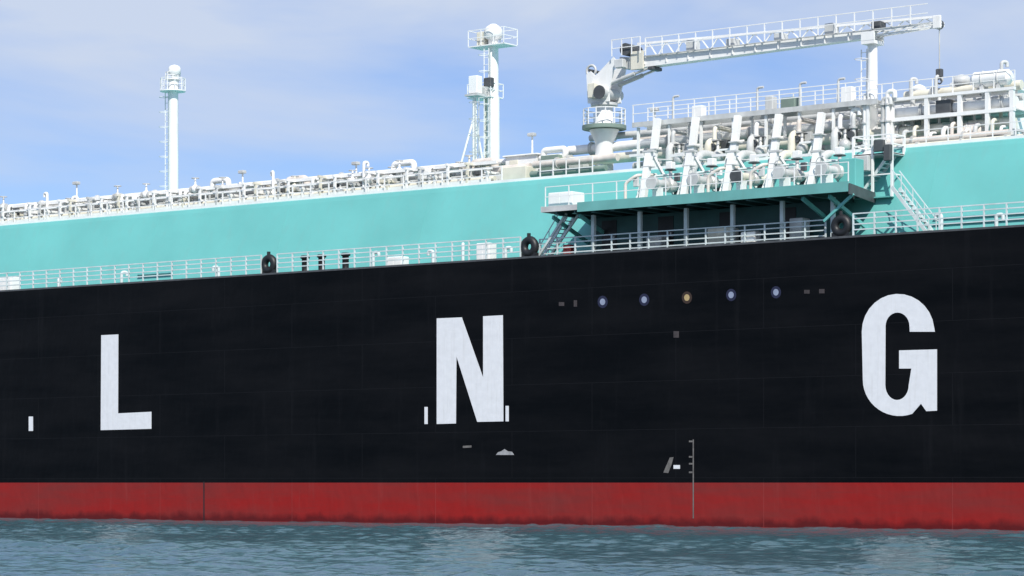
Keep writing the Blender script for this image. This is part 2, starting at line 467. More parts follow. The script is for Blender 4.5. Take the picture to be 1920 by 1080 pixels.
# trunk plating: butt straps between the panels
def strap(b):
    y0, z0 = TB + 0.10, DECK + 0.27; y1, z1 = TT - 0.13, TRUNK - 0.32
    b.add([(-0.03, y0 - 0.006, z0), (0.03, y0 - 0.006, z0), (0.03, y1 - 0.006, z1), (-0.03, y1 - 0.006, z1),
           (-0.03, y0 + 0.05, z0), (0.03, y0 + 0.05, z0), (0.03, y1 + 0.05, z1), (-0.03, y1 + 0.05, z1)],
          [(0, 1, 2, 3), (7, 6, 5, 4), (0, 4, 5, 1), (1, 5, 6, 2), (2, 6, 7, 3), (3, 7, 4, 0)])
sm_ = shared('weld_seam', 'teal', strap)
x = tx0 + 4
while x < tx1 - 2:
    piece('weld_seam', sm_, trunk, (x, 0, 0)); x += 11.4

# lettering: outlines measured on the hull side
def side_poly(pts): return [(at(px, py, 0).x, at(px, py, 0).z) for px, py in pts]
def painted(name, pts, material, label=None, y=-0.012):
    o = MB().plate(side_poly(pts), y, 0.02).build(name, material, ship)
    if label: o['label'] = label
    return o
painted('letter', [(190, 628.5), (222, 627), (221.5, 775), (284, 772), (284, 804), (189, 806.5)], 'letter', 'white letter L painted on the black side')
painted('letter', [(819, 597), (866, 595), (906, 708), (906, 593), (943, 591), (944, 790), (895, 791), (856, 668), (855, 794), (819, 795)], 'letter', 'white letter N painted on the black side')
def arc(cx, cy, rx, ry, a0, a1, n=14): return [(cx + rx * math.cos(R(a0 + (a1 - a0) * k / n)), cy - ry * math.sin(R(a0 + (a1 - a0) * k / n))) for k in range(n + 1)]
g = [(1753, 622), (1706, 622)] + arc(1683, 612, 22.5, 26, 0, 180) + arc(1682, 722, 22, 28, 180, 360) + [(1709, 691), (1686, 691), (1686, 657), (1757, 655)] \
    + [(1757, 770), (1737, 771), (1727, 757)] + arc(1687, 712, 69, 68, 290, 180) + arc(1684, 622, 68, 71, 180, 6)
painted('letter', g, 'letter', 'white letter G painted on the black side')
for px, y0, y1, w in ((58, 781, 808, 8), (799, 763, 795, 6), (951, 761, 790, 6)):
    painted('tug_push_mark', [(px - w / 2, y0), (px + w / 2, y0), (px + w / 2, y1), (px - w / 2, y1)], 'letter', y=-0.008)
painted('thruster_mark', [(930, 853), (934, 848), (940, 846), (946, 842), (952, 846), (960, 847), (964, 853)], 'midmark')
painted('thruster_mark', [(868, 836), (884, 835), (884, 839), (868, 840)], 'dim')
painted('load_line_mark', [(1244, 886), (1250, 872), (1256, 858), (1263, 857), (1259, 872), (1253, 887)], 'dim')
painted('load_line_mark', [(1263, 872), (1275, 872), (1275, 879), (1263, 879)], 'letter')
painted('draft_scale', [(1299, 824), (1301, 824), (1301, 972), (1299, 972)], 'dim')
for y in (826, 855, 868, 884):
    painted('draft_tick', [(1292, y), (1298.5, y), (1298.5, y + 3), (1292, y + 3)], 'dim')
painted('draft_scale', [(381.5, 903), (383.5, 903), (383.5, 976), (381.5, 976)], 'black')
for px, py, mt, lb in ((1130, 566, 'bluewhite', 'pale blue manifold dot'), (1208, 562, 'bluewhite', 'pale blue manifold dot'), (1288, 558, 'yellow', 'yellow manifold dot'),
                       (1371, 553, 'bluewhite', 'pale blue manifold dot'), (1455, 548, 'bluewhite', 'pale blue manifold dot')):
    ring = painted('manifold_dot', arc(px, py, 9.5, 11.5, 0, 342, 19), 'brownring' if mt == 'yellow' else 'bluering', lb + ' with dark rim', y=-0.006)
    MB().plate(side_poly(arc(px, py, 5.0, 6.2, 0, 342, 19)), -0.016, 0.01).build('dot_centre', mt, ring)
for px, py, w, h in ((1053, 570, 10, 7), (1079, 569, 6, 12), (1513, 547, 10, 7), (1541, 546, 10, 8), (1268, 627, 10, 12)):
    painted('small_hull_mark', [(px - w / 2, py - h / 2), (px + w / 2, py - h / 2), (px + w / 2, py + h / 2), (px - w / 2, py + h / 2)], 'faint')
# ------------------------------------------------------------------ railings
def railing(name, x0, x1, y, z, label, material='rail', h=1.1, gap=1.25, rails=(0.38, 0.74, 1.1), pr=0.028, cat='railing', y1=None):
    t = thing(name, (x0, y, z), label, cat)
    n = max(1, round((x1 - x0) / gap)); y1 = y if y1 is None else y1
    pm = shared('post', material, lambda b: b.box(-pr, pr, -pr, pr, 0, h))
    for k in range(n + 1): piece('post', pm, t, (x0 + (x1 - x0) * k / n, y + (y1 - y) * k / n, z))
    for q in rails: MB().bar((x0 - 0.02, y, z + q), (x1 + 0.02, y1, z + q), pr * 1.7, pr * 1.6).build('rail', material, t)
    return t
ry, rz = 0.18, DECK + 0.10
DR = dict(pr=0.038, rails=(0.30, 0.58, 0.86, 1.12), h=1.12)
gaps = [505, 993, 1578]
railing('deck_railing', -68, ax(490, ry), ry, rz, 'pale railing along the black deck edge, from the left border to the first black fairlead', **DR)
railing('deck_railing', ax(520, ry), ax(976, ry), ry, rz, 'pale railing along the black deck edge between the first and the second black fairlead', **DR)
railing('deck_railing', ax(1012, 1.2), ax(1548, 1.2), 1.2, DECK + 0.004, 'railing along the deck edge in the shade under the manifold platform', **DR)
railing('deck_railing', ax(1600, ry), ax(1920, ry) + 20, ry, rz, 'pale railing along the black deck edge right of the manifold platform', **DR)

# ------------------------------------------------------------------ fairleads, bollards and small things along the deck edge
def fairlead(px, label):
    x = ax(px, 0.35)
    t = thing('fairlead', (x, 0.35, DECK + 0.10), label, 'fairlead', 'black fairleads on the deck edge')
    b = MB().torus((x, 0.35, DECK + 0.66), (0, 1, 0), 0.38, 0.23, 20, 8)
    b.build('ring', 'black', t)
    MB().box(x - 0.52, x + 0.52, 0.20, 0.50, DECK + 0.10, DECK + 0.32).build('foot', 'black', t)
    MB().cyl((x - 0.05, 0.35, DECK + 1.18), (x - 0.05, 0.35, DECK + 1.42), 0.11, n=10).build('roller_cap', 'black', t)
fairlead(505, 'black ring fairlead on the deck edge, the leftmost one')
fairlead(993, 'black ring fairlead on the deck edge at the left end of the manifold platform')
fairlead(1578, 'black ring fairlead on the deck edge below the right end of the manifold platform')
def bollard(px, label):
    x = ax(px, 1.2)
    t = thing('bollard', (x, 1.2, DECK), label, 'bollard', 'dark bollards right of the leftmost fairlead')
    MB().lathe((x, 1.2, DECK), [(0.24, 0), (0.20, 0.08), (0.20, 0.92), (0.29, 0.97), (0.29, 1.08), (0.22, 1.13)], 14).build('post', 'black', t)
    MB().box(x - 0.45, x + 0.45, 0.85, 1.55, DECK + 0.001, DECK + 0.06).build('base_plate', 'dark', t)
for px, lb in ((572, 'dark steel bollard, nearest to the leftmost fairlead'), (603, 'dark steel bollard, middle of three beside the leftmost fairlead'), (648, 'dark steel bollard, farthest right of three beside the leftmost fairlead')):
    bollard(px, lb)
def locker(px, inset, z, w, d, h, material, label, name='locker', door=True):
    x = ax(px, inset)
    t = thing(name, (x, inset, z), label, 'locker')
    b = MB().bevbox(x - w / 2, x + w / 2, inset, inset + d, z + 0.08, z + h, 0.03).build('cabinet', material, t)
    if door:
        MB().box(x - w * 0.42, x - w * 0.02, inset - 0.012, inset + 0.01, z + 0.16, z + h - 0.08).build('door', material, t)
        MB().box(x + w * 0.02, x + w * 0.42, inset - 0.012, inset + 0.01, z + 0.16, z + h - 0.08).build('door', material, t)
    MB().box(x - w * 0.45, x + w * 0.45, inset + 0.05, inset + d - 0.05, z, z + 0.08).build('plinth', 'grey', t)
locker(905, 1.6, DECK, 0.95, 0.7, 1.2, 'white', 'white deck locker left of the second black fairlead')
locker(738, 1.5, DECK, 1.2, 0.7, 0.75, 'white', 'low white deck locker in the middle of the left railing')
locker(8, 1.3, DECK, 1.3, 0.8, 1.1, 'white', 'white deck locker at the left border of the photo')
locker(1062, 1.3, DECK, 0.5, 0.4, 0.75, 'redbox', 'small red fire hose box under the left end of the manifold platform')
locker(1348, 1.8, DECK, 1.5, 0.8, 1.15, 'cream', 'cream coloured locker standing in the shade under the manifold platform')
locker(1402, 1.3, DECK, 0.9, 0.6, 0.8, 'white', 'low white box in the shade right of the cream locker')
locker(1492, 1.8, DECK, 0.8, 0.8, 1.4, 'grey', 'tall grey locker in the shade under the manifold platform')
locker(1225, 1.9, DECK, 1.0, 0.8, 1.0, 'grey', 'grey locker in the shade under the left manifolds')
for px, lb in ((1040, 'white cabinet on the left end of the manifold platform'),):
    locker(px + 10, 0.9, PLAT, 1.65, 1.2, 0.85, 'white', lb)
locker(1588, 2.6, PLAT, 1.0, 0.9, 1.6, 'teal', 'pale turquoise cabinet on the right end of the manifold platform')

# mooring winch hints left of platform: small deck vents along the trunk foot
def gooseneck(x, y, z, h, r, material, label, group=None, rz=0.0, name='gooseneck_vent'):
    t = thing(name, (x, y, z), label, 'vent', group)
    d = Vector((math.cos(rz), math.sin(rz), 0)) * r * 3.4
    MB().tube([(x, y, z), (x, y, z + h), (x + d.x, y + d.y, z + h), (x + d.x, y + d.y, z + h - r * 2.5)], r, 10, r * 1.7).build('pipe', material, t)
    MB().cyl((x, y, z), (x, y, z + 0.06), r * 1.8, n=12).build('foot_flange', material, t)
    return t
for px, h in ((110, 0.85), (228, 1.0), (410, 0.9), (700, 1.15), (812, 1.0), (868, 1.3), (948, 0.9), (1765, 1.1), (1868, 0.9)):
    gooseneck(ax(px, 2.2), 2.2, DECK, h, 0.10, 'rail', 'small pale gooseneck vent on the deck behind the edge railing', 'gooseneck vents behind the deck railing', rnd.uniform(0, 6))

# ------------------------------------------------------------------ manifold platform
px0, px1 = ax(1018, 0.2), ax(1592, 0.2)
plat = thing('manifold_platform', ((px0 + px1) / 2, 2.0, PLAT), 'turquoise platform jutting out over the deck edge below the five loading pipes', 'platform')
PE = px1 - 1.3
MB().slab([(px0, 0.22), (px1, 0.22), (PE, 5.2), (px0, 5.2)], PLAT - 0.05, PLAT).build('platform_plate', 'teal_mid', plat)
MB().slab([(px0, 0.22), (px1, 0.22), (PE + 0.08, 4.9), (px0, 4.9)], PLAT - 0.10, PLAT - 0.052).build('shade_under_plate', 'dark', plat)  # underside coloured dark to deepen the shade below
MB().box(px0 + 2.4, px1 - 0.02, 0.12, 0.215, PLAT - 0.42, PLAT + 0.10).build('front_fascia', 'teal_mid', plat)
MB().box(px0, px0 + 2.39, 0.12, 0.215, PLAT - 0.30, PLAT - 0.0).build('front_fascia', 'grey', plat)
MB().bar((px1 + 0.05, 0.14, PLAT - 0.28), (PE + 0.13, 4.9, PLAT - 0.28), 0.08, 0.55).build('end_fascia', 'dark', plat)  # end girder coloured dark in place of shade
MB().box(px0 - 0.09, px0 - 0.004, 0.12, 4.9, PLAT - 0.30, PLAT + 0.02).build('end_fascia', 'grey', plat)
k = 0; x = px0 + 0.9
bm_ = shared('under_beam', 'teal_shade', lambda b: (b.box(-0.05, 0.05, 0.22, 4.7, PLAT - 0.46, PLAT - 0.102), b.box(-0.14, 0.14, 0.22, 4.7, PLAT - 0.50, PLAT - 0.462)))  # beams take the darkened turquoise, shade painted in
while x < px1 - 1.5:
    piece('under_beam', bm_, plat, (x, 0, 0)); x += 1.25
cm_ = shared('column', 'rail', lambda b: (b.box(-0.10, 0.10, -0.10, 0.10, 0.06, PLAT - 0.505 - DECK), b.box(-0.2, 0.2, -0.2, 0.2, 0, 0.06)))
for px in (1113, 1200, 1287, 1374, 1467, 1562):
    piece('column', cm_, plat, (ax(px, 1.45), 1.45, DECK))
for px in (1160, 1330, 1500): piece('column', cm_, plat, (ax(px, 3.4), 3.4, DECK))
# added panel under the platform, deep shade put into its dark colour
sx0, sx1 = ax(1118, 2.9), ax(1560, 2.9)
MB().box(sx0, sx1, 2.9, 3.0, DECK + 0.004, PLAT - 0.505).build('added_shade_panel', 'teal_shade', plat)
for x_ in (sx0 + 0.4, sx0 + 4.2, sx0 + 8.2, sx0 + 12.0):
    dd = MB().box(x_, x_ + 1.0, 2.86, 2.897, DECK + 0.2, DECK + 2.1).build('shade_panel_door', 'black', plat)  # black door shapes added to the panel, standing in for deep shade
    MB().box(x_ + 0.8, x_ + 0.88, 2.82, 2.858, DECK + 1.0, DECK + 1.2).build('handle', 'grey', dd)
# knee brackets at the two ends
for xk, s in ((px1 - 1.4, 1), (px1 - 3.0, 1), (px0 + 0.4, 1), (px0 + 2.2, 1)):
    MB().bar((xk, 0.6, PLAT - 0.55), (xk, TB + 0.45, DECK + 0.9), 0.14, 0.2).build('brace', 'teal', plat)
MB().bar((ax(1545, 0.7), 0.7, DECK + 1.0), (ax(1600, 0.7), 0.7, PLAT - 0.5), 0.12, 0.14).build('brace', 'teal', plat)
MB().bar((ax(1010, 1.0), 1.0, DECK + 0.15), (ax(1062, 1.0), 1.0, PLAT - 0.35), 0.12, 0.12).build('brace', 'rail', plat)
MB().bar((ax(1030, 1.6), 1.6, DECK + 0.15), (ax(1086, 1.6), 1.6, PLAT - 0.35), 0.12, 0.12).build('brace', 'rail', plat)
railing('platform_railing', px0 + 0.1, px1 - 0.1, 0.30, PLAT + 0.004, 'white railing along the front of the manifold platform', 'white', rails=(0.55, 1.1), gap=1.6, pr=0.024)
# inclined ladders
def ladder(a, b, width_dir, w, label, material='rail', name='inclined_ladder', handrail=True):
    a, b, wd = Vector(a), Vector(b), Vector(width_dir).normalized() * w
    t = thing(name, a, label, 'ladder')
    for s in (0, 1): MB().bar(a + wd * s, b + wd * s, 0.06, 0.18).build('stringer', material, t)
    n = max(3, int((b - a).length / 0.28))
    d = (b - a); mid = Vector((d.x, d.y, 0)).normalized() if Vector((d.x, d.y, 0)).length > 1e-4 else Vector((0, 0, 0))
    tm = MB(); tm.bar(Vector((0, 0, 0)), wd, 0.16, 0.04); tme = tm.mesh('tread'); tme.materials.append(M[material])
    for k in range(1, n): piece('tread', tme, t, a + d * (k / n))
    if handrail:
        for s in (0, 1):
            MB().bar(a + wd * s + Vector((0, 0, 0.9)), b + wd * s + Vector((0, 0, 0.9)), 0.045).build('handrail', material, t)
            for k in (0.05, 0.35, 0.65, 0.95):
                p = a + d * k + wd * s; MB().bar(p, p + Vector((0, 0, 0.9)), 0.04).build('handrail_post', material, t)
    return t
ladder((ax(1745, 2.6), 2.6, DECK), (ax(1672, 2.6), 2.6, PLAT - 0.05), (0, 1, 0), 0.8, 'pale inclined ladder from the main deck up to the right end of the manifold platform')
ladder((ax(1012, 2.4), 2.4, DECK), (ax(1062, 2.4), 2.4, PLAT - 0.35), (0, 1, 0), 0.7, 'pale inclined ladder under the left end of the manifold platform')

# ------------------------------------------------------------------ loading manifolds: five on the platform
low = [1213, 1290, 1369, 1449, 1528]
upp = [1229, 1301, 1380, 1457, 1537]
ordn = ['nearest to the crane', 'second from the crane', 'middle one of five', 'second from the right', 'farthest right of five']
def handwheel(b, c, axis, r):
    b.torus(c, axis, r, 0.025, 14, 5)
    a = Vector(axis).normalized(); p = a.cross(Vector((0, 0, 1)) if abs(a.z) < 0.9 else Vector((1, 0, 0))).normalized(); q = a.cross(p)
    b.bar(Vector(c) - p * r, Vector(c) + p * r, 0.03); b.bar(Vector(c) - q * r, Vector(c) + q * r, 0.03)
for i, px in enumerate(low):
    x = ax(px, 2.0); z0 = PLAT; zt = az(px, 285, 2.0)
    t = thing('loading_manifold', (x, 2.0, z0), 'white loading manifold with upright post and flanged pipe on the platform, ' + ordn[i], 'manifold', 'loading manifolds on the platform')
    MB().bar((x - 0.12, 1.75, z0 + 0.05), (x + 0.02, 2.2, zt), 0.36, 0.3).build('post', 'white', t)
    MB().box(x - 0.34, x + 0.36, 2.02, 2.4, zt + 0.002, zt + 0.1).build('head_plate', 'grey', t)
    for q in (0.35, 0.7):
        MB().box(x - 0.34, x + 0.30, 1.70 + 0.3 * q, 2.16 + 0.3 * q, z0 + (zt - z0) * q, z0 + (zt - z0) * q + 0.07).build('collar', 'grey', t)
    MB().bar((x - 0.75, 2.0, z0 + 0.05), (x - 0.15, 2.3, zt - 0.5), 0.12, 0.12).build('strut', 'white', t)
    MB().bar((x + 0.10, 2.5, zt - 0.2), (x + 0.55, 4.4, z0 + 0.05), 0.14, 0.14).build('strut', 'white', t)
    if i in (1, 3, 4):
        bw = MB(); handwheel(bw, (x + 0.62, 1.5, z0 + 1.35), (0.2, 1, 0), 0.3); bw.cyl((x + 0.62, 1.5, z0 + 1.35), (x + 0.62, 2.4, z0 + 1.35), 0.05, n=8); bw.build('side_handwheel', 'grey', t)
    if i in (0, 2, 3):
        MB().tube([(x - 0.95, 1.3, z0 + 0.02), (x - 0.95, 1.3, z0 + 1.1), (x - 0.35, 1.5, z0 + 1.5), (x - 0.35, 3.4, z0 + 1.7)], 0.09, 10).build('hose', 'warm', t)
    MB().bevbox(x - 0.62, x - 0.32, 1.55, 1.75, z0 + 0.9 + 0.12 * (i % 3), z0 + 1.45, 0.02).build('gauge_board', ('grey', 'dark', 'white', 'grey', 'dark')[i], t)
    MB().box(x - 0.45, x + 0.45, 1.6, 2.5, z0 + 0.002, z0 + 0.05).build('base_plate', 'grey', t)
    xp = x + 1.05; zp = z0 + 0.95
    pipe = MB().tube([(xp, 1.0, zp), (xp, 4.2, zp), (xp, 5.6, zt + 0.2), (xp, 6.9, zt + 0.2)], 0.24, 14, 0.8).build('pipe', 'grey' if i != 2 else 'cream', t)
    MB().cyl((xp, 0.86, zp), (xp, 0.98, zp), 0.36, n=18).build('blank_flange', ('grey', 'steel', 'dark', 'grey', 'steel')[i], pipe)
    MB().cyl((xp, 1.0, zp), (xp, 1.08, zp), 0.37, n=18).build('flange', 'steel', pipe)
    MB().cyl((xp, 2.2, zp), (xp, 2.3, zp), 0.38, n=18).build('flange', 'steel', pipe)
    v = MB().lathe((xp, 2.75, zp - 0.36), [(0.2, 0), (0.36, 0.12), (0.40, 0.36), (0.34, 0.6), (0.16, 0.72), (0.10, 0.80), (0.10, 1.15)], 14).build('valve_body', 'steel', t)
    b = MB(); handwheel(b, (xp, 2.75, zp + 0.86), (0, 0, 1), 0.32); b.build('handwheel', 'dark', v)
    MB().bevbox(xp - 0.2, xp + 0.2, 2.55, 2.95, zp + 0.9, zp + 1.3, 0.03).build('actuator', 'white', v)
    for yy in (1.5, 3.6):
        MB().box(xp - 0.3, xp + 0.3, yy - 0.08, yy + 0.08, z0 + 0.002, zp - 0.22).build('saddle', 'white' if yy < 2 else 'dark', t)
    # small bore lines and hose crane hooks in front
    MB().tube([(x + 0.42, 2.1, z0 + 0.02), (x + 0.42, 2.1, zp + 0.5), (x + 0.42, 4.8, zp + 0.9)], 0.06, 8).build('drain_pipe', 'rail', t)
    MB().tube([(x - 0.50, 2.4, z0 + 0.02), (x - 0.50, 2.4, zt - 0.3), (x - 0.50, 5.2, zt - 0.1)], 0.05, 8).build('vent_pipe', 'grey', t)
    MB().bar((x - 0.27, 2.05, zt - 0.12), (x - 0.27 - 0.9, 2.05, zt - 0.12), 0.12, 0.14).build('arm', 'white', t)

# upper risers standing on the trunk edge
for i, px in enumerate(upp):
    x = ax(px, 7.0); z0 = TRUNK; zt = az(px, 222 - (px - 1229) * 0.035, 7.0)
    t = thing('riser_post', (x, 7.0, z0), 'bright white riser post on the trunk edge under the high walkway, ' + ordn[i], 'pipe post', 'riser posts under the walkway')
    MB().bar((x - 0.08, 6.75, z0 + 0.05), (x + 0.04, 7.15, zt), 0.36, 0.3).build('post', 'white', t)
    MB().box(x - 0.28, x + 0.28, 6.66, 7.25, z0 + 1.2, z0 + 1.27).build('collar', 'grey', t)
    MB().bar((x - 0.75, 7.0, z0 + 0.05), (x - 0.05, 7.2, zt - 0.6), 0.12, 0.12).build('strut', 'white', t)
    MB().box(x - 0.4, x + 0.4, 6.6, 7.5, z0 + 0.004, z0 + 0.05).build('base_plate', 'grey', t)
    MB().tube([(x + 0.75, 7.3, z0 + 0.05), (x + 0.75, 7.3, z0 + 1.5), (x + 0.75, 9.4, z0 + 1.5)], 0.22, 12).build('elbow_pipe', 'cream' if i % 2 else 'grey', t)
    v = MB().lathe((x + 1.35, 7.4, z0 + 0.3), [(0.12, 0), (0.32, 0.1), (0.34, 0.45), (0.2, 0.6), (0.09, 0.7), (0.09, 1.2)], 12).build('valve_body', 'steel', t)
    b = MB(); handwheel(b, (x + 1.35, 7.4, z0 + 1.45), (0, 0, 1), 0.3); b.build('handwheel', 'dark', v)
    MB().bevbox(x + 1.2, x + 1.62, 7.9, 8.3, z0 + 0.9, z0 + 1.6, 0.03).build('control_box', 'dark' if i in (1, 4) else 'grey', t)
    MB().bar((x - 0.2, 7.05, z0 + 0.9), (x - 1.3, 7.05, z0 + 0.9), 0.10, 0.10).build('cross_bar', 'white', t)

# ------------------------------------------------------------------ long pipes, walkway over the manifolds
def straight_pipe(x0, x1, y, z, r, material, label, loops=(), name='cargo_pipe', flange_gap=5.5):
    pts = [(x0, y, z)]
    for lx, lw, lh in loops:
        pts += [(lx, y, z), (lx, y, z + lh), (lx + lw, y, z + lh), (lx + lw, y, z)]
    pts.append((x1, y, z))
    t = thing(name, (x0, y, z), label, 'pipe')
    MB().tube(pts, r, 12, r * 2.6).build('pipe', material, t)
    fm = shared('flange', 'steel' if material != 'white' else 'grey', lambda b: (b.cyl((-0.07, 0, 0), (-0.012, 0, 0), r * 1.45, n=14), b.cyl((0.012, 0, 0), (0.07, 0, 0), r * 1.45, n=14)))
    x = x0 + 1.7
    while x < x1 - 0.5:
        if not any(lx - 0.6 < x < lx + lw + 0.6 for lx, lw, lh in loops): piece('flange', fm, t, (x, y, z))
        x += flange_gap
    return t
LX0, LX1 = -66.0, ax(945, 8)
straight_pipe(LX0, LX1, 7.1, TRUNK + 0.42, 0.16, 'cream', 'cream pipe lying lowest along the trunk edge left of the white deckhouse')
straight_pipe(LX0, LX1 + 2, 8.0, TRUNK + 1.02, 0.26, 'warm', 'thick pinkish grey lagged pipe along the trunk deck left of the white deckhouse', [(-24, 1.5, 0.55), (-9.0, 1.6, 0.55)])
straight_pipe(LX0, LX1 + 1, 8.9, TRUNK + 1.62, 0.20, 'white', 'white pipe lying highest on the rack left of the white deckhouse', [(-31.5, 1.4, 0.5), (-16.0, 1.6, 0.5), (-4.4, 1.6, 0.45)])
straight_pipe(LX0, LX1 + 3, 9.7, TRUNK + 1.25, 0.30, 'steel', 'thick bare steel pipe at the back of the rack left of the white deckhouse')
straight_pipe(LX0, LX1, 7.55, TRUNK + 0.75, 0.07, 'grey', 'thin grey pipe between two thicker pipes left of the white deckhouse', flange_gap=3.3, name='service_pipe')
straight_pipe(LX0, LX1, 6.85, TRUNK + 0.98, 0.05, 'white', 'thin white pipe nearest to the trunk edge left of the white deckhouse', flange_gap=4.1, name='service_pipe')
RX0, RX1 = ax(1015, 8), 70.0
straight_pipe(RX0, ax(1910, 9), 8.6, TRUNK + 1.2, 0.30, 'cream', 'thick cream header pipe behind the riser posts')
straight_pipe(RX0 + 1, ax(1910, 9), 9.4, TRUNK + 2.0, 0.28, 'white', 'thick white header pipe high behind the riser posts')
straight_pipe(RX0, RX0 + 6.0, 7.3, TRUNK + 1.05, 0.22, 'warm', 'short pinkish lagged pipe between the white deckhouse and the crane')
straight_pipe(RX0, RX0 + 5.4, 7.0, TRUNK + 0.45, 0.18, 'green', 'short grey green pipe on the trunk edge left of the crane')
straight_pipe(RX0 + 2, ax(1900, 9), 10.2, TRUNK + 2.75, 0.20, 'grey', 'grey pipe running just under the high walkway')

def pipe_support(x, h, w, y0, y1, material, label, group):
    t = thing('pipe_support', (x, y0, TRUNK), label, 'pipe support', group)
    for y in (y0, y1): MB().box(x - w / 2, x + w / 2, y - w / 2, y + w / 2, TRUNK + 0.003, TRUNK + h).build('post', material, t)
    MB().box(x - w / 2 - 0.01, x + w / 2 + 0.01, y0 - 0.2, y1 + 0.2, TRUNK + h, TRUNK + h + w).build('top_beam', material, t)
    MB().box(x - w / 2 - 0.006, x + w / 2 + 0.006, y0 + w / 2, y1 - w / 2, TRUNK + h * 0.40, TRUNK + h * 0.40 + w).build('cross_beam', material, t)
    return t
x = LX0 + 1; sp = []
proto = {}
k = 0
while x < LX1 - 0.3:
    mt = ('white', 'cream', 'white', 'grey', 'white')[k % 5]
    key = (mt, k % 3)
    h = (1.32, 0.72, 1.36)[k % 3]; y1 = (9.3, 8.4, 10.0)[k % 3]
    lab = {'white': 'white pipe support frame under the pipes left of the middle mast', 'cream': 'cream pipe support frame under the pipes left of the middle mast', 'grey': 'grey pipe support frame under the pipes left of the middle mast'}[mt]
    if key in proto: copy_thing(proto[key], (x, 6.75, TRUNK))
    else: proto[key] = pipe_support(x, h, 0.14, 6.75, y1, mt, lab, mt + ' pipe supports on the left trunk deck')
    x += rnd.choice((0.8, 1.0, 1.2, 1.5)); k += 1
# cable trays
for y_, z_, lb in ((7.25, 1.32, 'white cable tray on brackets above the pipes left of the white deckhouse'), (6.7, 0.18, 'low white spray plate at the foot of the pipes left of the white deckhouse')):
    t = thing('cable_tray', (LX0, y_, TRUNK), lb, 'cable tray')
    MB().box(LX0, LX1, y_, y_ + 0.03, TRUNK + z_, TRUNK + z_ + 0.2).build('side_plate', 'white', t)
    MB().box(LX0, LX1, y_ + 0.031, y_ + 0.4, TRUNK + z_, TRUNK + z_ + 0.03).build('bottom_plate', 'grey', t)
    bm2 = shared('bracket', 'grey', lambda b: b.box(-0.04, 0.04, y_ + 0.05, y_ + 0.15, 0.004, max(0.02, z_ - 0.002)))
    x_ = LX0 + 0.6
    while x_ < LX1: piece('bracket', bm2, t, (x_, 0, TRUNK)); x_ += 2.7
# white panels added behind the pipe rack to brighten its dark gaps
t = thing('added_backing', (LX0, 10.5, TRUNK), 'long low white backing added to brighten gaps behind the pipes left of the white deckhouse', 'screen')
pn = shared('panel', 'white', lambda b: b.bevbox(0.02, 2.28, 10.5, 10.56, 0.05, 1.75, 0.015))
pp = shared('post', 'grey', lambda b: b.box(-0.05, 0.05, 10.565, 10.665, 0.004, 1.8))
x_ = LX0
while x_ < LX1 - 2.0:
    piece('panel', pn, t, (x_, 0, TRUNK)); piece('post', pp, t, (x_, 0, TRUNK)); x_ += 2.3
# railing on the trunk edge
railing('trunk_railing', LX0, ax(940, 6.4), 6.45, TRUNK + 0.004, 'white railing along the turquoise trunk edge left of the white deckhouse', 'white', h=1.0, gap=1.5, rails=(0.5, 1.0), pr=0.034)
railing('trunk_railing', ax(1012, 6.4), ax(1110, 6.4), 6.45, TRUNK + 0.004, 'short white railing on the trunk edge between deckhouse and crane', 'white', h=1.1, gap=0.9, rails=(0.5, 1.1), pr=0.028)
railing('trunk_railing', ax(1695, 6.4), ax(1920, 6.4) + 15, 6.45, TRUNK + 0.004, 'white railing along the trunk edge below the pipe gantry at the right', 'white', h=0.9, gap=1.3, rails=(0.45, 0.9), pr=0.026)

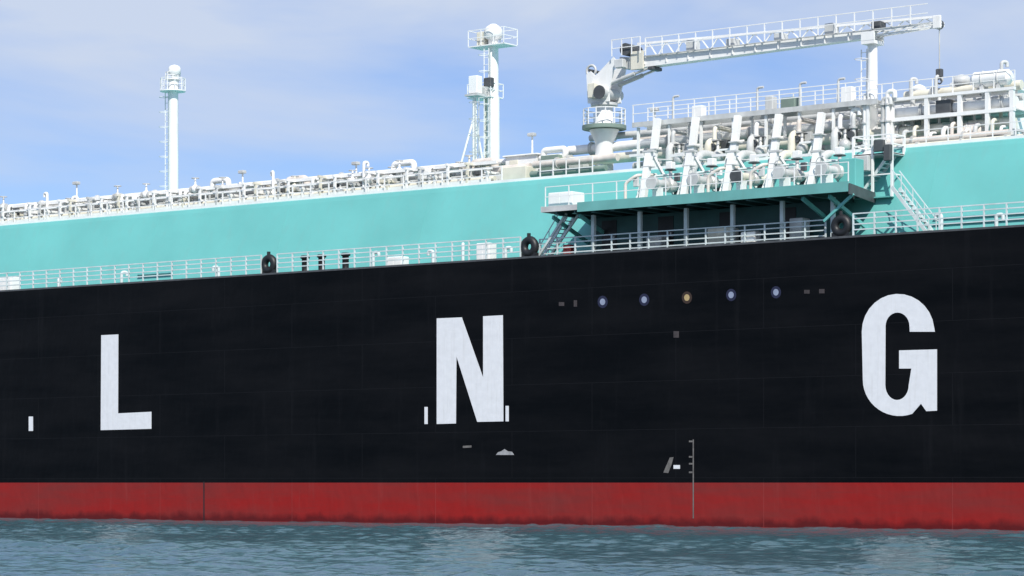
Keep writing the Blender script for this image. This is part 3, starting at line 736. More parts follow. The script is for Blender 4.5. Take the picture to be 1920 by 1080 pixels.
# small fittings among the left pipes: valves, boxes, vents, drums
def valve(x, y, z, s, material, label, group):
    t = thing('valve', (x, y, z), label, 'valve', group)
    MB().lathe((x, y, z), [(0.10 * s, 0), (0.26 * s, 0.08 * s), (0.28 * s, 0.36 * s), (0.12 * s, 0.5 * s), (0.06 * s, 0.55 * s), (0.06 * s, 0.95 * s)], 12).build('body', material, t)
    b = MB(); handwheel(b, (x, y, z + 0.95 * s), (0, 0, 1), 0.24 * s); b.build('handwheel', 'grey', t)
    MB().cyl((x - 0.34 * s, y, z + 0.22 * s), (x - 0.22 * s, y, z + 0.22 * s), 0.24 * s, n=12).build('flange', 'steel', t)
    MB().cyl((x + 0.22 * s, y, z + 0.22 * s), (x + 0.34 * s, y, z + 0.22 * s), 0.24 * s, n=12).build('flange', 'steel', t)
    return t
x = LX0 + 2
vp = {}
while x < LX1 - 1:
    kind = rnd.random(); y = rnd.uniform(6.8, 8.6)
    if kind < 0.30:
        mt = rnd.choice(('white', 'steel', 'cream'))
        z = TRUNK + rnd.choice((0.2, 0.75, 1.15))
        if mt in vp: copy_thing(vp[mt], (x, y, z))
        else: vp[mt] = valve(x, y, z, 1.0, mt, {'white': 'small white', 'steel': 'small bare steel', 'cream': 'small cream'}[mt] + ' valve with dark handwheel among the pipes left of the middle mast', mt + ' valves on the left trunk deck')
    elif kind < 0.55:
        mt = rnd.choice(('grey', 'white', 'dark', 'cream'))
        lab = {'grey': 'small light grey', 'white': 'small white', 'dark': 'small dark grey', 'cream': 'small cream'}[mt] + ' junction box on a stand among the pipes left of the middle mast'
        key = 'jb' + mt
        if key in vp: copy_thing(vp[key], (x, y, TRUNK))
        else:
            t = thing('junction_box', (x, y, TRUNK), lab, 'junction box', mt + ' junction boxes on the left trunk deck')
            w, h = rnd.uniform(0.4, 0.75), rnd.uniform(0.4, 0.7)
            MB().bevbox(x - w / 2, x + w / 2, y, y + 0.25, TRUNK + 0.75, TRUNK + 0.75 + h, 0.02).build('cabinet', mt, t)
            MB().box(x - w * 0.4, x + w * 0.4, y - 0.012, y + 0.004, TRUNK + 0.80, TRUNK + 0.70 + h).build('lid', mt, t)
            for s in (-1, 1): MB().box(x + s * w * 0.35 - 0.03, x + s * w * 0.35 + 0.03, y + 0.08, y + 0.14, TRUNK + 0.003, TRUNK + 0.75).build('leg', 'grey', t)
            vp[key] = t
    elif kind < 0.75:
        h = rnd.choice((1.25, 1.7, 2.1))
        key = 'gn%.2f' % h
        if key in vp: copy_thing(vp[key], (x, y, TRUNK), rz=rnd.uniform(0, 6))
        else: vp[key] = gooseneck(x, y, TRUNK, h, 0.10, 'white', {1.25: 'low', 1.7: 'middling', 2.1: 'tall'}[h] + ' white gooseneck vent among the pipes left of the middle mast', '%s gooseneck vents on the left trunk deck' % {1.25: 'low', 1.7: 'middling', 2.1: 'tall'}[h])
    elif kind < 0.88:
        key = 'cross'
        if key in vp: copy_thing(vp[key], (x, 7.0, TRUNK))
        else:
            t = thing('branch_pipe', (x, 7.0, TRUNK), 'white branch pipe rising and turning inboard among the pipes left of the middle mast', 'pipe', 'branch pipes on the left trunk deck')
            MB().tube([(x, 7.0, TRUNK + 0.01), (x, 7.0, TRUNK + 1.45), (x, 9.6, TRUNK + 1.45)], 0.11, 10).build('pipe', 'white', t)
            MB().cyl((x, 7.0, TRUNK + 0.7), (x, 7.0, TRUNK + 0.8), 0.19, n=12).build('flange', 'steel', t)
            vp[key] = t
    x += rnd.uniform(0.35, 0.95)
# taller items that break the outline
def light_post(px, ytop, inset, label, h_extra=0.0, material='white'):
    x = ax(px, inset); zt = az(px, ytop, inset)
    t = thing('lamp_post', (x, inset, TRUNK), label, 'lamp post')
    MB().cyl((x, inset, TRUNK + 0.004), (x, inset, zt - 0.12), 0.075, 0.055, n=8).build('pole', material, t)
    MB().bevbox(x - 0.24, x + 0.24, inset - 0.22, inset + 0.12, zt - 0.12, zt + 0.08, 0.03).build('lamp_head', 'grey', t)
    MB().cyl((x, inset, TRUNK + 0.002), (x, inset, TRUNK + 0.06), 0.18, n=10).build('foot_flange', material, t)
light_post(144, 343, 8.2, 'short white lamp post left of the slim mast')
light_post(455, 322, 8.4, 'short white lamp post right of the slim mast')
light_post(668, 306, 8.4, 'short white lamp post halfway between the slim mast and the middle mast')
light_post(998, 252, 9.6, 'short white lamp post on the far side of the white deckhouse')
light_post(1228, 205, 9.0, 'white lamp post at the left end of the high walkway')

# ------------------------------------------------------------------ white deckhouse beside the middle mast
hx0, hx1 = ax(948, 8.6), ax(1006, 8.6); hz = az(975, 290, 8.6)
dh = thing('deckhouse', ((hx0 + hx1) / 2, 8.6, TRUNK), 'small white deckhouse on the trunk deck right of the middle mast', 'deckhouse')
MB().box(hx0, hx1, 8.6, 11.6, TRUNK + 0.004, hz - 0.1).build('wall', 'white', dh)
MB().bevbox(hx0 - 0.15, hx1 + 0.15, 8.45, 11.75, hz - 0.098, hz, 0.03).build('roof', 'white', dh)
d_ = MB().bevbox(hx0 + 0.3, hx0 + 0.95, 8.56, 8.62, TRUNK + 0.15, hz - 0.3, 0.015).build('door', 'cream', dh)
MB().box(hx0 + 0.82, hx0 + 0.88, 8.52, 8.56, TRUNK + 0.8, TRUNK + 0.95).build('handle', 'dark', d_)
MB().box(hx1 - 0.9, hx1 - 0.35, 8.57, 8.62, TRUNK + 1.0, TRUNK + 1.35).build('louvre', 'grey', dh)
locker(962, 7.0, TRUNK, 1.9, 1.0, 1.0, 'cream', 'cream deck box in front of the white deckhouse', door=False)
locker(1080, 7.9, TRUNK, 1.1, 0.9, 1.35, 'grey', 'grey machinery box on the trunk edge left of the crane', door=False)
locker(1030, 8.3, TRUNK, 1.3, 0.9, 1.7, 'green', 'grey green box between the white deckhouse and the crane', door=False)

# ------------------------------------------------------------------ masts
def cage_ladder(t, x, y, z0, z1, material, w=0.34):
    lad = MB()
    for s in (-1, 1): lad.bar((x + s * w / 2, y, z0), (x + s * w / 2, y, z1), 0.05)
    lo = lad.build('ladder', material, t)
    rm = shared('rung', material, lambda b: b.bar((-w / 2, 0, 0), (w / 2, 0, 0), 0.035))
    z = z0 + 0.3
    while z < z1: piece('rung', rm, lo, (x, y, z)); z += 0.45
    hm = shared('hoop', material, lambda b: b.torus((0, -0.3, 0), (0, 0, 1), 0.36, 0.02, 12, 4))
    z = z0 + 2.2
    while z < z1: piece('hoop', hm, lo, (x, y, z)); z += 1.1
def ring_platform(t, c, r, material, rail_h=0.95, n=10, sq=None):
    c = Vector(c)
    pl = MB()
    if sq: pl.box(c.x - sq[0], c.x + sq[1], c.y - r, c.y + r, c.z - 0.07, c.z)
    else: pl.cyl(c - Vector((0, 0, 0.07)), c, r, n=20)
    po = pl.build('platform', material, t)
    pts = [Vector((c.x + r * 0.96 * math.cos(2 * math.pi * k / n), c.y + r * 0.96 * math.sin(2 * math.pi * k / n), c.z)) for k in range(n)] if not sq else \
          [Vector(p) for p in ((c.x - sq[0], c.y - r, c.z), (c.x - sq[0] * 0.3, c.y - r, c.z), (c.x + sq[1] * 0.4, c.y - r, c.z), (c.x + sq[1], c.y - r, c.z), (c.x + sq[1], c.y + r, c.z), (c.x, c.y + r, c.z), (c.x - sq[0], c.y + r, c.z))]
    pm = shared('rail_post', material, lambda b: b.box(-0.025, 0.025, -0.025, 0.025, 0, rail_h))
    for p in pts: piece('rail_post', pm, po, p)
    for hgt in (rail_h * 0.5, rail_h):
        rb = MB()
        for k in range(len(pts)): rb.bar(pts[k] + Vector((0, 0, hgt)), pts[(k + 1) % len(pts)] + Vector((0, 0, hgt)), 0.045)
        rb.build('guard_rail', material, po)
    return po
MI = 23.0
# slim mast, left
x = ax(325, MI)
t = thing('vent_mast', (x, MI, TRUNK), 'slim white vent mast with caged ladder and round top platform, the leftmost mast', 'mast')
ztop = az(325, 122, MI)
MB().cyl((x, MI, TRUNK + 0.004), (x, MI, az(325, 150, MI)), 0.40, 0.36, n=16).build('pole', 'white', t)
cage_ladder(t, x - 0.62, MI - 0.05, TRUNK + 2, az(325, 172, MI), 'white', 0.32)
ring_platform(t, (x - 0.05, MI, az(325, 170, MI)), 0.95, 'white', 0.9, 10)
ring_platform(t, (x - 0.05, MI, az(325, 148, MI)), 0.55, 'white', 0.5, 8)
MB().lathe((x + 0.12, MI, az(325, 150, MI)), [(0.25, 0), (0.25, 0.3), (0.46, 0.42), (0.46, 0.85), (0.36, 1.0), (0.1, 1.1)], 16).build('vent_head', 'white', t)
# middle mast
x = ax(925, MI); s_ = 27.9
t = thing('vent_mast', (x, MI, TRUNK), 'thick tall white vent mast with wide head platform, in the middle of the ship', 'mast')
MB().cyl((x, MI, TRUNK + 0.004), (x, MI, az(925, 182, MI)), 0.47, 0.42, n=20).build('lower_pole', 'white', t)
MB().cyl((x, MI, az(925, 182, MI)), (x, MI, az(925, 70, MI)), 0.37, 0.33, n=20).build('upper_pole', 'white', t)
ring_platform(t, (x, MI, az(925, 86, MI)), 0.75, 'white', 1.05, sq=(1.55, 1.45))
ring_platform(t, (x - 0.2, MI, az(925, 182, MI)), 0.7, 'white', 0.9, sq=(1.45, 0.5))
MB().lathe((x, MI, az(925, 86, MI)), [(0.34, 0), (0.34, 0.4), (0.62, 0.55), (0.62, 1.05), (0.5, 1.25), (0.2, 1.45)], 18).build('vent_head', 'white', t)
MB().bevbox(x - 1.2, x - 0.5, MI - 0.3, MI + 0.3, az(925, 84, MI), az(925, 58, MI), 0.03).build('lamp_box', 'cream', t)
MB().bevbox(x - 0.25, x + 0.35, MI - 0.75, MI - 0.35, az(925, 165, MI), az(925, 148, MI), 0.03).build('control_box', 'dark', t)
MB().bevbox(x - 0.6, x - 0.1, MI - 0.75, MI - 0.35, az(925, 180, MI), az(925, 162, MI), 0.03).build('control_box', 'grey', t)
cage_ladder(t, x - 0.1, MI - 0.62, TRUNK + 1, az(925, 90, MI), 'white', 0.4)
MB().cyl((x - 0.62, MI, TRUNK + 0.004), (x - 0.62, MI, az(925, 185, MI)), 0.14, n=12).build('side_pipe', 'cream', t)
MB().cyl((x + 0.2, MI - 0.5, TRUNK + 0.004), (x + 0.2, MI - 0.5, az(925, 100, MI)), 0.07, n=8).build('side_pipe', 'white', t)
# shorter pole beside it
x = ax(890, MI - 1.5); y = MI - 1.5
t = thing('signal_pole', (x, y, TRUNK), 'shorter white pole with box head and slanting stay left of the middle mast', 'mast')
MB().cyl((x, y, TRUNK + 0.004), (x, y, az(890, 150, y)), 0.19, 0.15, n=12).build('pole', 'white', t)
MB().bevbox(x - 0.30, x + 0.42, y - 0.3, y + 0.3, az(890, 176, y), az(890, 143, y), 0.03).build('head_box', 'white', t)
MB().box(x - 0.5, x + 0.6, y - 0.45, y + 0.45, az(890, 181, y), az(890, 177.5, y)).build('head_platform', 'grey', t)
MB().cyl((ax(866, y), y - 0.8, TRUNK + 0.004 + 2), (x, y, az(890, 215, y)), 0.08, n=8).build('stay', 'white', t)
MB().cyl((x + 0.2, y + 1.4, TRUNK + 1), (x, y, az(890, 215, y)), 0.08, n=8).build('stay', 'white', t)
cage_ladder(t, x + 0.36, y - 0.2, TRUNK + 1, az(890, 185, y), 'grey', 0.3)

# ------------------------------------------------------------------ hose handling crane
CI = 9.0
cx = ax(1133, CI)
zy = lambda py, px=1133: az(px, py, CI)
cr_ = thing('deck_crane', (cx, CI, TRUNK), 'white hose crane with long horizontal boom standing beside the manifold', 'crane')
MB().lathe((cx, CI, TRUNK), [(0.75, 0.004), (0.75, 0.12), (0.54, 0.14), (0.54, zy(268) - TRUNK), (0.60, zy(264) - TRUNK), (0.88, zy(244) - TRUNK)], 24).build('pedestal', 'white', cr_)
po = MB().cyl((cx, CI, zy(243)), (cx, CI, zy(236)), 1.30, n=28).build('slewing_platform', 'green', cr_)
pm = shared('rail_post', 'white', lambda b: b.box(-0.025, 0.025, -0.025, 0.025, 0, 0.95))
rp = [Vector((cx + 1.24 * math.cos(2 * math.pi * k / 14), CI + 1.24 * math.sin(2 * math.pi * k / 14), zy(236))) for k in range(14)]
for p in rp: piece('rail_post', pm, po, p)
for hgt in (0.32, 0.64, 0.95):
    rb = MB()
    for k in range(14): rb.bar(rp[k] + Vector((0, 0, hgt)), rp[(k + 1) % 14] + Vector((0, 0, hgt)), 0.045)
    rb.build('guard_rail', 'white', po)
MB().lathe((cx, CI, zy(236)), [(0.62, 0), (0.62, 0.12), (0.55, 0.2), (0.50, zy(199) - zy(236))], 22).build('slewing_column', 'white', cr_)
MB().cyl((cx, CI, zy(199)), (cx, CI, zy(194)), 0.80, n=24).build('slewing_ring', 'grey', cr_)
# cheek plates of the crane house
zb, zt = zy(194), zy(128)
def cheek(y0, y1):
    return MB().plate([(cx - 0.75, zb), (cx + 0.8, zb), (cx + 0.75, zb + 0.5), (cx + 1.25, zt + 0.25), (cx + 1.1, zt + 0.5), (cx - 0.2, zt - 0.5), (cx - 0.55, zt - 0.2), (cx - 0.85, zt - 0.35)], y0, y1)
cheek(CI - 0.62, CI - 0.54).build('house_cheek', 'white', cr_)
cheek(CI + 0.54, CI + 0.62).build('house_cheek', 'white', cr_)
MB().box(cx - 0.7, cx - 0.62, CI - 0.53, CI + 0.53, zb + 0.002, zt - 0.6).build('house_back', 'grey', cr_)
dr = MB().cyl((cx + 0.42, CI - 1.05, zy(178)), (cx + 0.42, CI + 0.9, zy(178)), 0.34, n=18).build('winch_drum', 'grey', cr_)
MB().cyl((cx + 0.42, CI - 1.15, zy(178)), (cx + 0.42, CI - 1.06, zy(178)), 0.40, n=18).build('drum_flange', 'dark', dr)
MB().bevbox(cx - 0.5, cx + 0.02, CI - 1.0, CI - 0.64, zb + 0.25, zb + 1.1, 0.03).build('control_cabinet', 'cream', cr_)
MB().torus((cx - 0.72, CI - 0.3, zt - 0.12), (0, 1, 0), 0.32, 0.08, 16, 6).build('sheave', 'grey', cr_)
MB().cyl((cx - 0.72, CI - 0.5, zt - 0.12), (cx - 0.72, CI + 0.5, zt - 0.12), 0.09, n=10).build('sheave_pin', 'dark', cr_)
# boom: box girder, walkway with guard rail on top, lattice tip
bx0, bx1, bx2 = ax(1176, CI), ax(1640, CI), ax(1768, CI)
bz0, bz1 = az(1210, 128, CI), az(1210, 107, CI)
def girder(xa, xb, za0, za1, zb0, zb1, ya, yb):
    vs = [(xa, CI - ya, za0), (xb, CI - yb, zb0), (xb, CI + yb, zb0), (xa, CI + ya, za0), (xa, CI - ya, za1), (xb, CI - yb, zb1), (xb, CI + yb, zb1), (xa, CI + ya, za1)]
    return MB().add(vs, [(0, 3, 2, 1), (4, 5, 6, 7), (0, 1, 5, 4), (1, 2, 6, 5), (2, 3, 7, 6), (3, 0, 4, 7)])
boom = girder(bx0 + 0.6, bx1, bz0, bz1, bz0 + 0.22, bz1 - 0.02, 0.38, 0.28).build('boom', 'white', cr_)
rib = shared('stiffener', 'white', lambda b: b.box(-0.03, 0.03, -0.42, -0.30, bz0 + 0.16, bz1 - 0.02))
xx = bx0 + 1.5
while xx < bx1 - 0.6: piece('stiffener', rib, boom, (xx, CI, 0)); xx += 1.5
tip = MB()
for sy in (-0.26, 0.26):
    tip.bar((bx1, CI + sy, bz0 + 0.30), (bx2, CI + sy * 0.6, bz1 - 0.18), 0.07); tip.bar((bx1, CI + sy, bz1 - 0.06), (bx2, CI + sy * 0.6, bz1 - 0.02), 0.07)
    for k in range(6):
        a = k / 6; b2 = (k + 1) / 6
        za = (bz0 + 0.30) * (1 - a) + (bz1 - 0.18) * a
        tip.bar((bx1 + (bx2 - bx1) * a, CI + sy * (1 - 0.4 * a), za), (bx1 + (bx2 - bx1) * b2, CI + sy * (1 - 0.4 * b2), bz1 - 0.05), 0.05)
tip.build('boom_tip', 'white', cr_)
wk = MB().box(bx0 + 1.6, bx2 - 0.5, CI - 0.55, CI - 0.40, bz1 - 0.06, bz1 - 0.02).build('boom_walkway', 'grey', cr_)
pm = shared('rail_post', 'white', lambda b: b.box(-0.028, 0.028, -0.028, 0.028, 0, 1.0))
xx = bx0 + 1.7
while xx < bx2 - 0.5: piece('rail_post', pm, wk, (xx, CI - 0.6, bz1 - 0.02)); xx += 1.15
for hgt in (0.5, 1.0): MB().bar((bx0 + 1.7, CI - 0.6, bz1 - 0.02 + hgt), (bx2 - 0.6, CI - 0.6, bz1 - 0.02 + hgt), 0.045).build('guard_rail', 'white', wk)
MB().bar((bx0 + 0.6, CI + 0.2, bz1 + 0.85), (bx2 - 0.2, CI + 0.1, bz1 + 0.35), 0.11, 0.13).build('upper_chord', 'white', cr_)
lt = MB(); nb = 16
for k in range(nb):
    xa, xb = bx0 + 0.8 + (bx2 - bx0 - 1.4) * k / nb, bx0 + 0.8 + (bx2 - bx0 - 1.4) * (k + 1) / nb
    zu = lambda q: bz1 + 0.85 - 0.5 * (q - bx0 - 0.6) / (bx2 - bx0 - 0.8)
    lt.bar((xa, CI + 0.2, bz1 - 0.02), ((xa + xb) / 2, CI + 0.18, zu((xa + xb) / 2)), 0.06); lt.bar(((xa + xb) / 2, CI + 0.18, zu((xa + xb) / 2)), (xb, CI + 0.2, bz1 - 0.02), 0.06)
lt.build('lattice', 'white', cr_)
for k, px in enumerate((1300, 1375, 1465, 1560, 1648)):
    b = MB().bevbox(ax(px, CI) - 0.28, ax(px, CI) + 0.28, CI - 0.36, CI + 0.3, bz1 + 0.02, bz1 + (0.62 if k in (0, 3) else 0.42), 0.03)
    b.build('sheave_box', 'dark' if k == 4 else 'grey', cr_)
# boom heel with winch
hl = girder(bx0 - 0.2, bx0 + 0.6, bz0 + 0.1, bz1 + 0.1, bz0, bz1, 0.48, 0.38).build('boom_heel', 'grey', cr_)
MB().cyl((bx0 + 0.35, CI - 0.75, bz1 + 0.45), (bx0 + 0.35, CI + 0.6, bz1 + 0.45), 0.36, n=18).build('hoist_drum', 'dark', hl)
MB().bevbox(bx0 - 0.3, bx0 + 0.3, CI - 0.9, CI - 0.5, bz0 + 0.05, bz0 + 0.55, 0.03).build('hoist_motor', 'grey', hl)
MB().bevbox(bx0 + 0.6, bx0 + 1.5, CI - 0.55, CI - 0.42, bz0 - 0.12, bz1 + 0.3, 0.03).build('heel_cover', 'cream', hl)
hp = MB()
for xa in (-0.5, 0.2, 0.9, 1.5): hp.bar((bx0 + xa, CI - 0.85, bz1 + 0.1), (bx0 + xa, CI - 0.85, bz1 + 1.05), 0.05)
for zz in (0.55, 1.05): hp.bar((bx0 - 0.5, CI - 0.85, bz1 + zz), (bx0 + 1.5, CI - 0.85, bz1 + zz), 0.045)
hp.build('heel_guard_rail', 'white', hl)
# luffing cylinders
for sy in (-0.45, 0.45):
    a = Vector((cx + 0.75, CI + sy, zy(160))); b = Vector((ax(1228, CI), CI + sy * 0.8, bz0 - 0.05))
    lc = MB().cyl(a, a + (b - a) * 0.6, 0.13, n=12).build('luffing_cylinder', 'grey', cr_)
    MB().cyl(a + (b - a) * 0.6, b, 0.07, n=10).build('piston_rod', 'steel', lc)
MB().bevbox(ax(1228, CI) - 0.18, ax(1228, CI) + 0.18, CI - 0.5, CI + 0.5, bz0 - 0.2, bz0 - 0.002, 0.03).build('cylinder_lug', 'dark', cr_)
# tip sheave, wire and hook
xs = ax(1760, CI)
MB().cyl((xs, CI - 0.14, bz1 - 0.1), (xs, CI + 0.14, bz1 - 0.1), 0.26, n=16).build('tip_sheave', 'dark', cr_)
MB().bevbox(xs - 0.2, xs + 0.28, CI - 0.34, CI - 0.18, bz1 - 0.35, bz1 + 0.35, 0.03).build('tip_plate', 'white', cr_)
zh = az(1760, 140, CI)
MB().cyl((xs + 0.05, CI, zh + 0.3), (xs + 0.05, CI, bz1 - 0.1), 0.035, n=6).build('hoist_wire', 'grey', cr_)
hk = MB().bevbox(xs - 0.12, xs + 0.22, CI - 0.14, CI + 0.14, zh - 0.15, zh + 0.3, 0.03).build('hook_block', 'dark', cr_)
MB().torus((xs + 0.05, CI, zh - 0.35), (0, 1, 0), 0.14, 0.045, 12, 6).build('hook', 'dark', hk)

# boom rest
x = ax(1636, CI); zr = bz0 + 0.16
t = thing('boom_rest', (x, CI, TRUNK), 'tall white post that carries the crane boom near its tip', 'post')
MB().cyl((x, CI, TRUNK + 0.004), (x, CI, zr - 0.3), 0.32, 0.27, n=18).build('post', 'white', t)
MB().box(x - 0.4, x + 0.4, CI - 0.55, CI + 0.55, zr - 0.3, zr - 0.12).build('cradle', 'white', t)
for s in (-1, 1): MB().box(x - 0.4, x + 0.4, CI + s * 0.5 - 0.06, CI + s * 0.5 + 0.06, zr - 0.118, zr + 0.35).build('cradle_horn', 'white', t)
cage_ladder(t, x - 0.5, CI - 0.05, TRUNK + 1, zr - 0.5, 'white', 0.34)

# ------------------------------------------------------------------ high walkway over the riser posts
wx0, wx1 = ax(1196, 8.0), ax(1655, 8.0); wz = az(1400, 214, 8.0)
w = thing('high_walkway', ((wx0 + wx1) / 2, 8.0, TRUNK), 'grey raised walkway with railings above the riser posts, between crane and gantry', 'walkway')
gr = MB()
xx = wx0
while xx < wx1: gr.box(xx, xx + 0.028, 7.5, 8.9, wz - 0.04, wz); xx += 0.11
for yy in (7.7, 8.2, 8.7): gr.box(wx0, wx1, yy - 0.015, yy + 0.015, wz - 0.07, wz - 0.042)
go = gr.build('grating', 'grey', w); go['kind'] = 'stuff'
for yy in (7.45, 8.95): MB().box(wx0, wx1, yy - 0.04, yy + 0.04, wz - 0.22, wz + 0.06).build('side_girder', 'grey', w)
pm = shared('rail_post', 'white', lambda b: b.box(-0.025, 0.025, -0.025, 0.025, 0, 1.0))
for yy in (7.45, 8.95):
    xx = wx0 + 0.05
    while xx < wx1: piece('rail_post', pm, w, (xx, yy, wz + 0.062)); xx += 1.4
    for hgt in (0.5, 1.0): MB().bar((wx0, yy, wz + 0.06 + hgt), (wx1, yy, wz + 0.06 + hgt), 0.045).build('guard_rail', 'white', w)
lm = shared('leg', 'white', lambda b: b.box(-0.07, 0.07, -0.07, 0.07, 0.004, wz - 0.225 - TRUNK))
xx = wx0 + 0.3
while xx < wx1:
    piece('leg', lm, w, (xx, 7.62, TRUNK)); piece('leg', lm, w, (xx + 0.5, 8.8, TRUNK)); xx += 2.15
for px in (1262, 1420, 1500, 1572):
    b = MB().tube([(ax(px, 8.2), 8.2, wz + 0.01), (ax(px, 8.2), 8.2, wz + 1.45), (ax(px, 8.2) + 0.4, 8.2, wz + 1.45)], 0.07, 8); b.build('vent_pipe', 'grey', w)
for px, wd, hh, mt in ((1310, 0.7, 0.8, 'white'), (1480, 0.9, 0.75, 'green'), (1590, 0.7, 1.0, 'white'), (1445, 0.5, 0.9, 'grey')):
    MB().bevbox(ax(px, 8.4) - wd / 2, ax(px, 8.4) + wd / 2, 8.2, 8.7, wz + 0.002, wz + hh, 0.03).build('equipment_box', mt, w)

# vertical fill lines between the tiers: gas lines, cabinets
for i, px in enumerate((1262, 1340, 1418, 1498, 1575, 1600)):
    x = ax(px, 7.6); mt = ('grey', 'cream', 'white', 'warm', 'white', 'grey')[i]
    t = thing('purge_pipe', (x, 7.6, TRUNK), {'grey': 'grey', 'cream': 'cream', 'white': 'white', 'warm': 'pinkish'}[mt] + ' upright purge pipe between riser posts, number %s from the crane side' % ('one', 'two', 'three', 'four', 'five', 'six')[i], 'pipe')
    MB().tube([(x, 7.6, TRUNK + 0.01), (x, 7.6, TRUNK + 2.3), (x, 10.1, TRUNK + 2.3)], 0.13, 10).build('pipe', mt, t)
    for z in (0.6, 1.5): MB().cyl((x, 7.6, TRUNK + z), (x, 7.6, TRUNK + z + 0.1), 0.22, n=12).build('flange', 'steel', t)
    MB().cyl((x - 0.02, 7.3, TRUNK + 1.15), (x - 0.02, 7.46, TRUNK + 1.15), 0.2, n=12).build('gauge', 'dark', t)

# ------------------------------------------------------------------ stair tower right of the manifolds
x0, x1 = ax(1618, 5.6), ax(1690, 5.6)
t = thing('stair_tower', ((x0 + x1) / 2, 5.6, PLAT), 'white open stair tower from the manifold platform up to the trunk deck', 'stairs')
zt = az(1650, 258, 5.6)
for x in (x0, (x0 + x1) / 2, x1):
    for y in (4.6, 5.9): MB().box(x - 0.06, x + 0.06, y - 0.06, y + 0.06, PLAT - 0.3, zt).build('post', 'white', t)
for z in (PLAT + 0.9, PLAT + 2.0, zt - 1.0, zt - 0.5, zt):
    for y in (4.6, 5.9): MB().box(x0, x1, y - 0.035, y + 0.035, z - 0.04, z + 0.03).build('guard_rail', 'white', t)
    for x in (x0, x1): MB().box(x - 0.035, x + 0.035, 4.66, 5.84, z - 0.04, z + 0.03).build('guard_rail', 'white', t)
MB().box(x0 + 0.06, x1 - 0.06, 4.6, 5.9, PLAT - 0.32, PLAT - 0.26).build('landing', 'teal', t)
MB().box(x0 + 0.06, x1 - 0.06, 4.6, 5.9, zt - 1.06, zt - 1.041).build('landing', 'grey', t)
for s in (0, 1): MB().bar((x0 + 0.2, 4.8 + s * 0.7, PLAT - 0.2), (x1 - 0.3, 4.8 + s * 0.7, zt - 1.05), 0.05, 0.16).build('stringer', 'rail', t)
tm = shared('tread', 'rail', lambda b: b.box(-0.11, 0.11, 0, 0.7, -0.02, 0.02))
for k in range(1, 10):
    a = k / 10; piece('tread', tm, t, (x0 + 0.2 + (x1 - x0 - 0.5) * a, 4.8, PLAT - 0.2 + (zt - 1.05 - PLAT + 0.2) * a))
MB().bevbox(x1 - 0.95, x1 - 0.35, 4.3, 4.54, zt - 0.9, zt - 0.3, 0.03).build('control_box', 'dark', t)
MB().bevbox(x1 - 0.30, x1 + 0.1, 4.2, 4.5, PLAT + 1.55, PLAT + 2.4, 0.03).build('control_box', 'dark', t)
MB().bevbox(x0 + 0.3, x0 + 1.1, 4.2, 4.5, PLAT + 1.1, PLAT + 1.9, 0.03).build('control_box', 'grey', t)

# ------------------------------------------------------------------ dense lines behind the riser posts
for y_, z_, r_, mt, lb in ((11.0, 0.95, 0.26, 'grey', 'grey pipe at the very back behind the riser posts, low'), (11.3, 1.75, 0.30, 'white', 'white pipe at the very back behind the riser posts, middle height'), (11.2, 2.5, 0.24, 'warm', 'pinkish lagged pipe at the very back behind the riser posts, high')):
    straight_pipe(ax(1190, y_), ax(1652, y_), y_, TRUNK + z_, r_, mt, lb, flange_gap=2.3)
cab = [(1252, 1.9, 'white', 0.9), (1285, 1.3, 'grey', 0.7), (1325, 2.2, 'white', 0.8), (1362, 1.6, 'cream', 0.8), (1405, 2.3, 'grey', 0.7), (1440, 1.8, 'white', 0.9), (1482, 2.3, 'white', 0.7), (1515, 1.5, 'cream', 0.8), (1558, 2.4, 'white', 0.8), (1590, 2.0, 'grey', 0.6)]
for i, (px, h, mt, wd) in enumerate(cab):
    locker(px, 9.75, TRUNK, wd, 0.5, h, mt, '%s upright cabinet behind the riser posts, %s from the crane' % ({'white': 'white', 'grey': 'grey', 'cream': 'cream'}[mt], ('first', 'second', 'third', 'fourth', 'fifth', 'sixth', 'seventh', 'eighth', 'ninth', 'tenth')[i]), name='control_cabinet')
for i, (px, yt, mt) in enumerate(((1598, 205, 'white'), (1622, 178, 'white'), (1656, 185, 'grey'), (1664, 172, 'white'))):
    x = ax(px, 7.7); zt = az(px, yt, 7.7)
    t = thing('vent_pipe', (x, 7.7, TRUNK), '%s upright vent pipe beside the boom rest, %s from the left' % (mt, ('first', 'second', 'third', 'fourth')[i]), 'pipe', 'vent pipes beside the boom rest')
    MB().tube([(x, 7.7, TRUNK + 0.01), (x, 7.7, zt), (x + 0.45, 7.7, zt), (x + 0.45, 7.7, zt - 0.35)], 0.13, 10).build('pipe', mt, t)
    for z in (0.5, 1.7, 2.6): MB().cyl((x, 7.7, TRUNK + z), (x, 7.7, TRUNK + z + 0.1), 0.21, n=12).build('flange', 'steel', t)

t = thing('added_backing', (ax(1205, 12.2), 12.2, TRUNK), 'tall white backing added to brighten the gaps behind the manifold pipes, under the high walkway', 'screen')
pn = shared('panel', 'white', lambda b: b.bevbox(0.02, 1.98, 12.2, 12.26, 0.05, 3.1, 0.015))  # white panels added to lighten the gaps between the manifold pipes
x_ = ax(1205, 12.2)
while x_ < ax(1650, 12.2) - 1.5: piece('panel', pn, t, (x_, 0, TRUNK)); x_ += 2.0
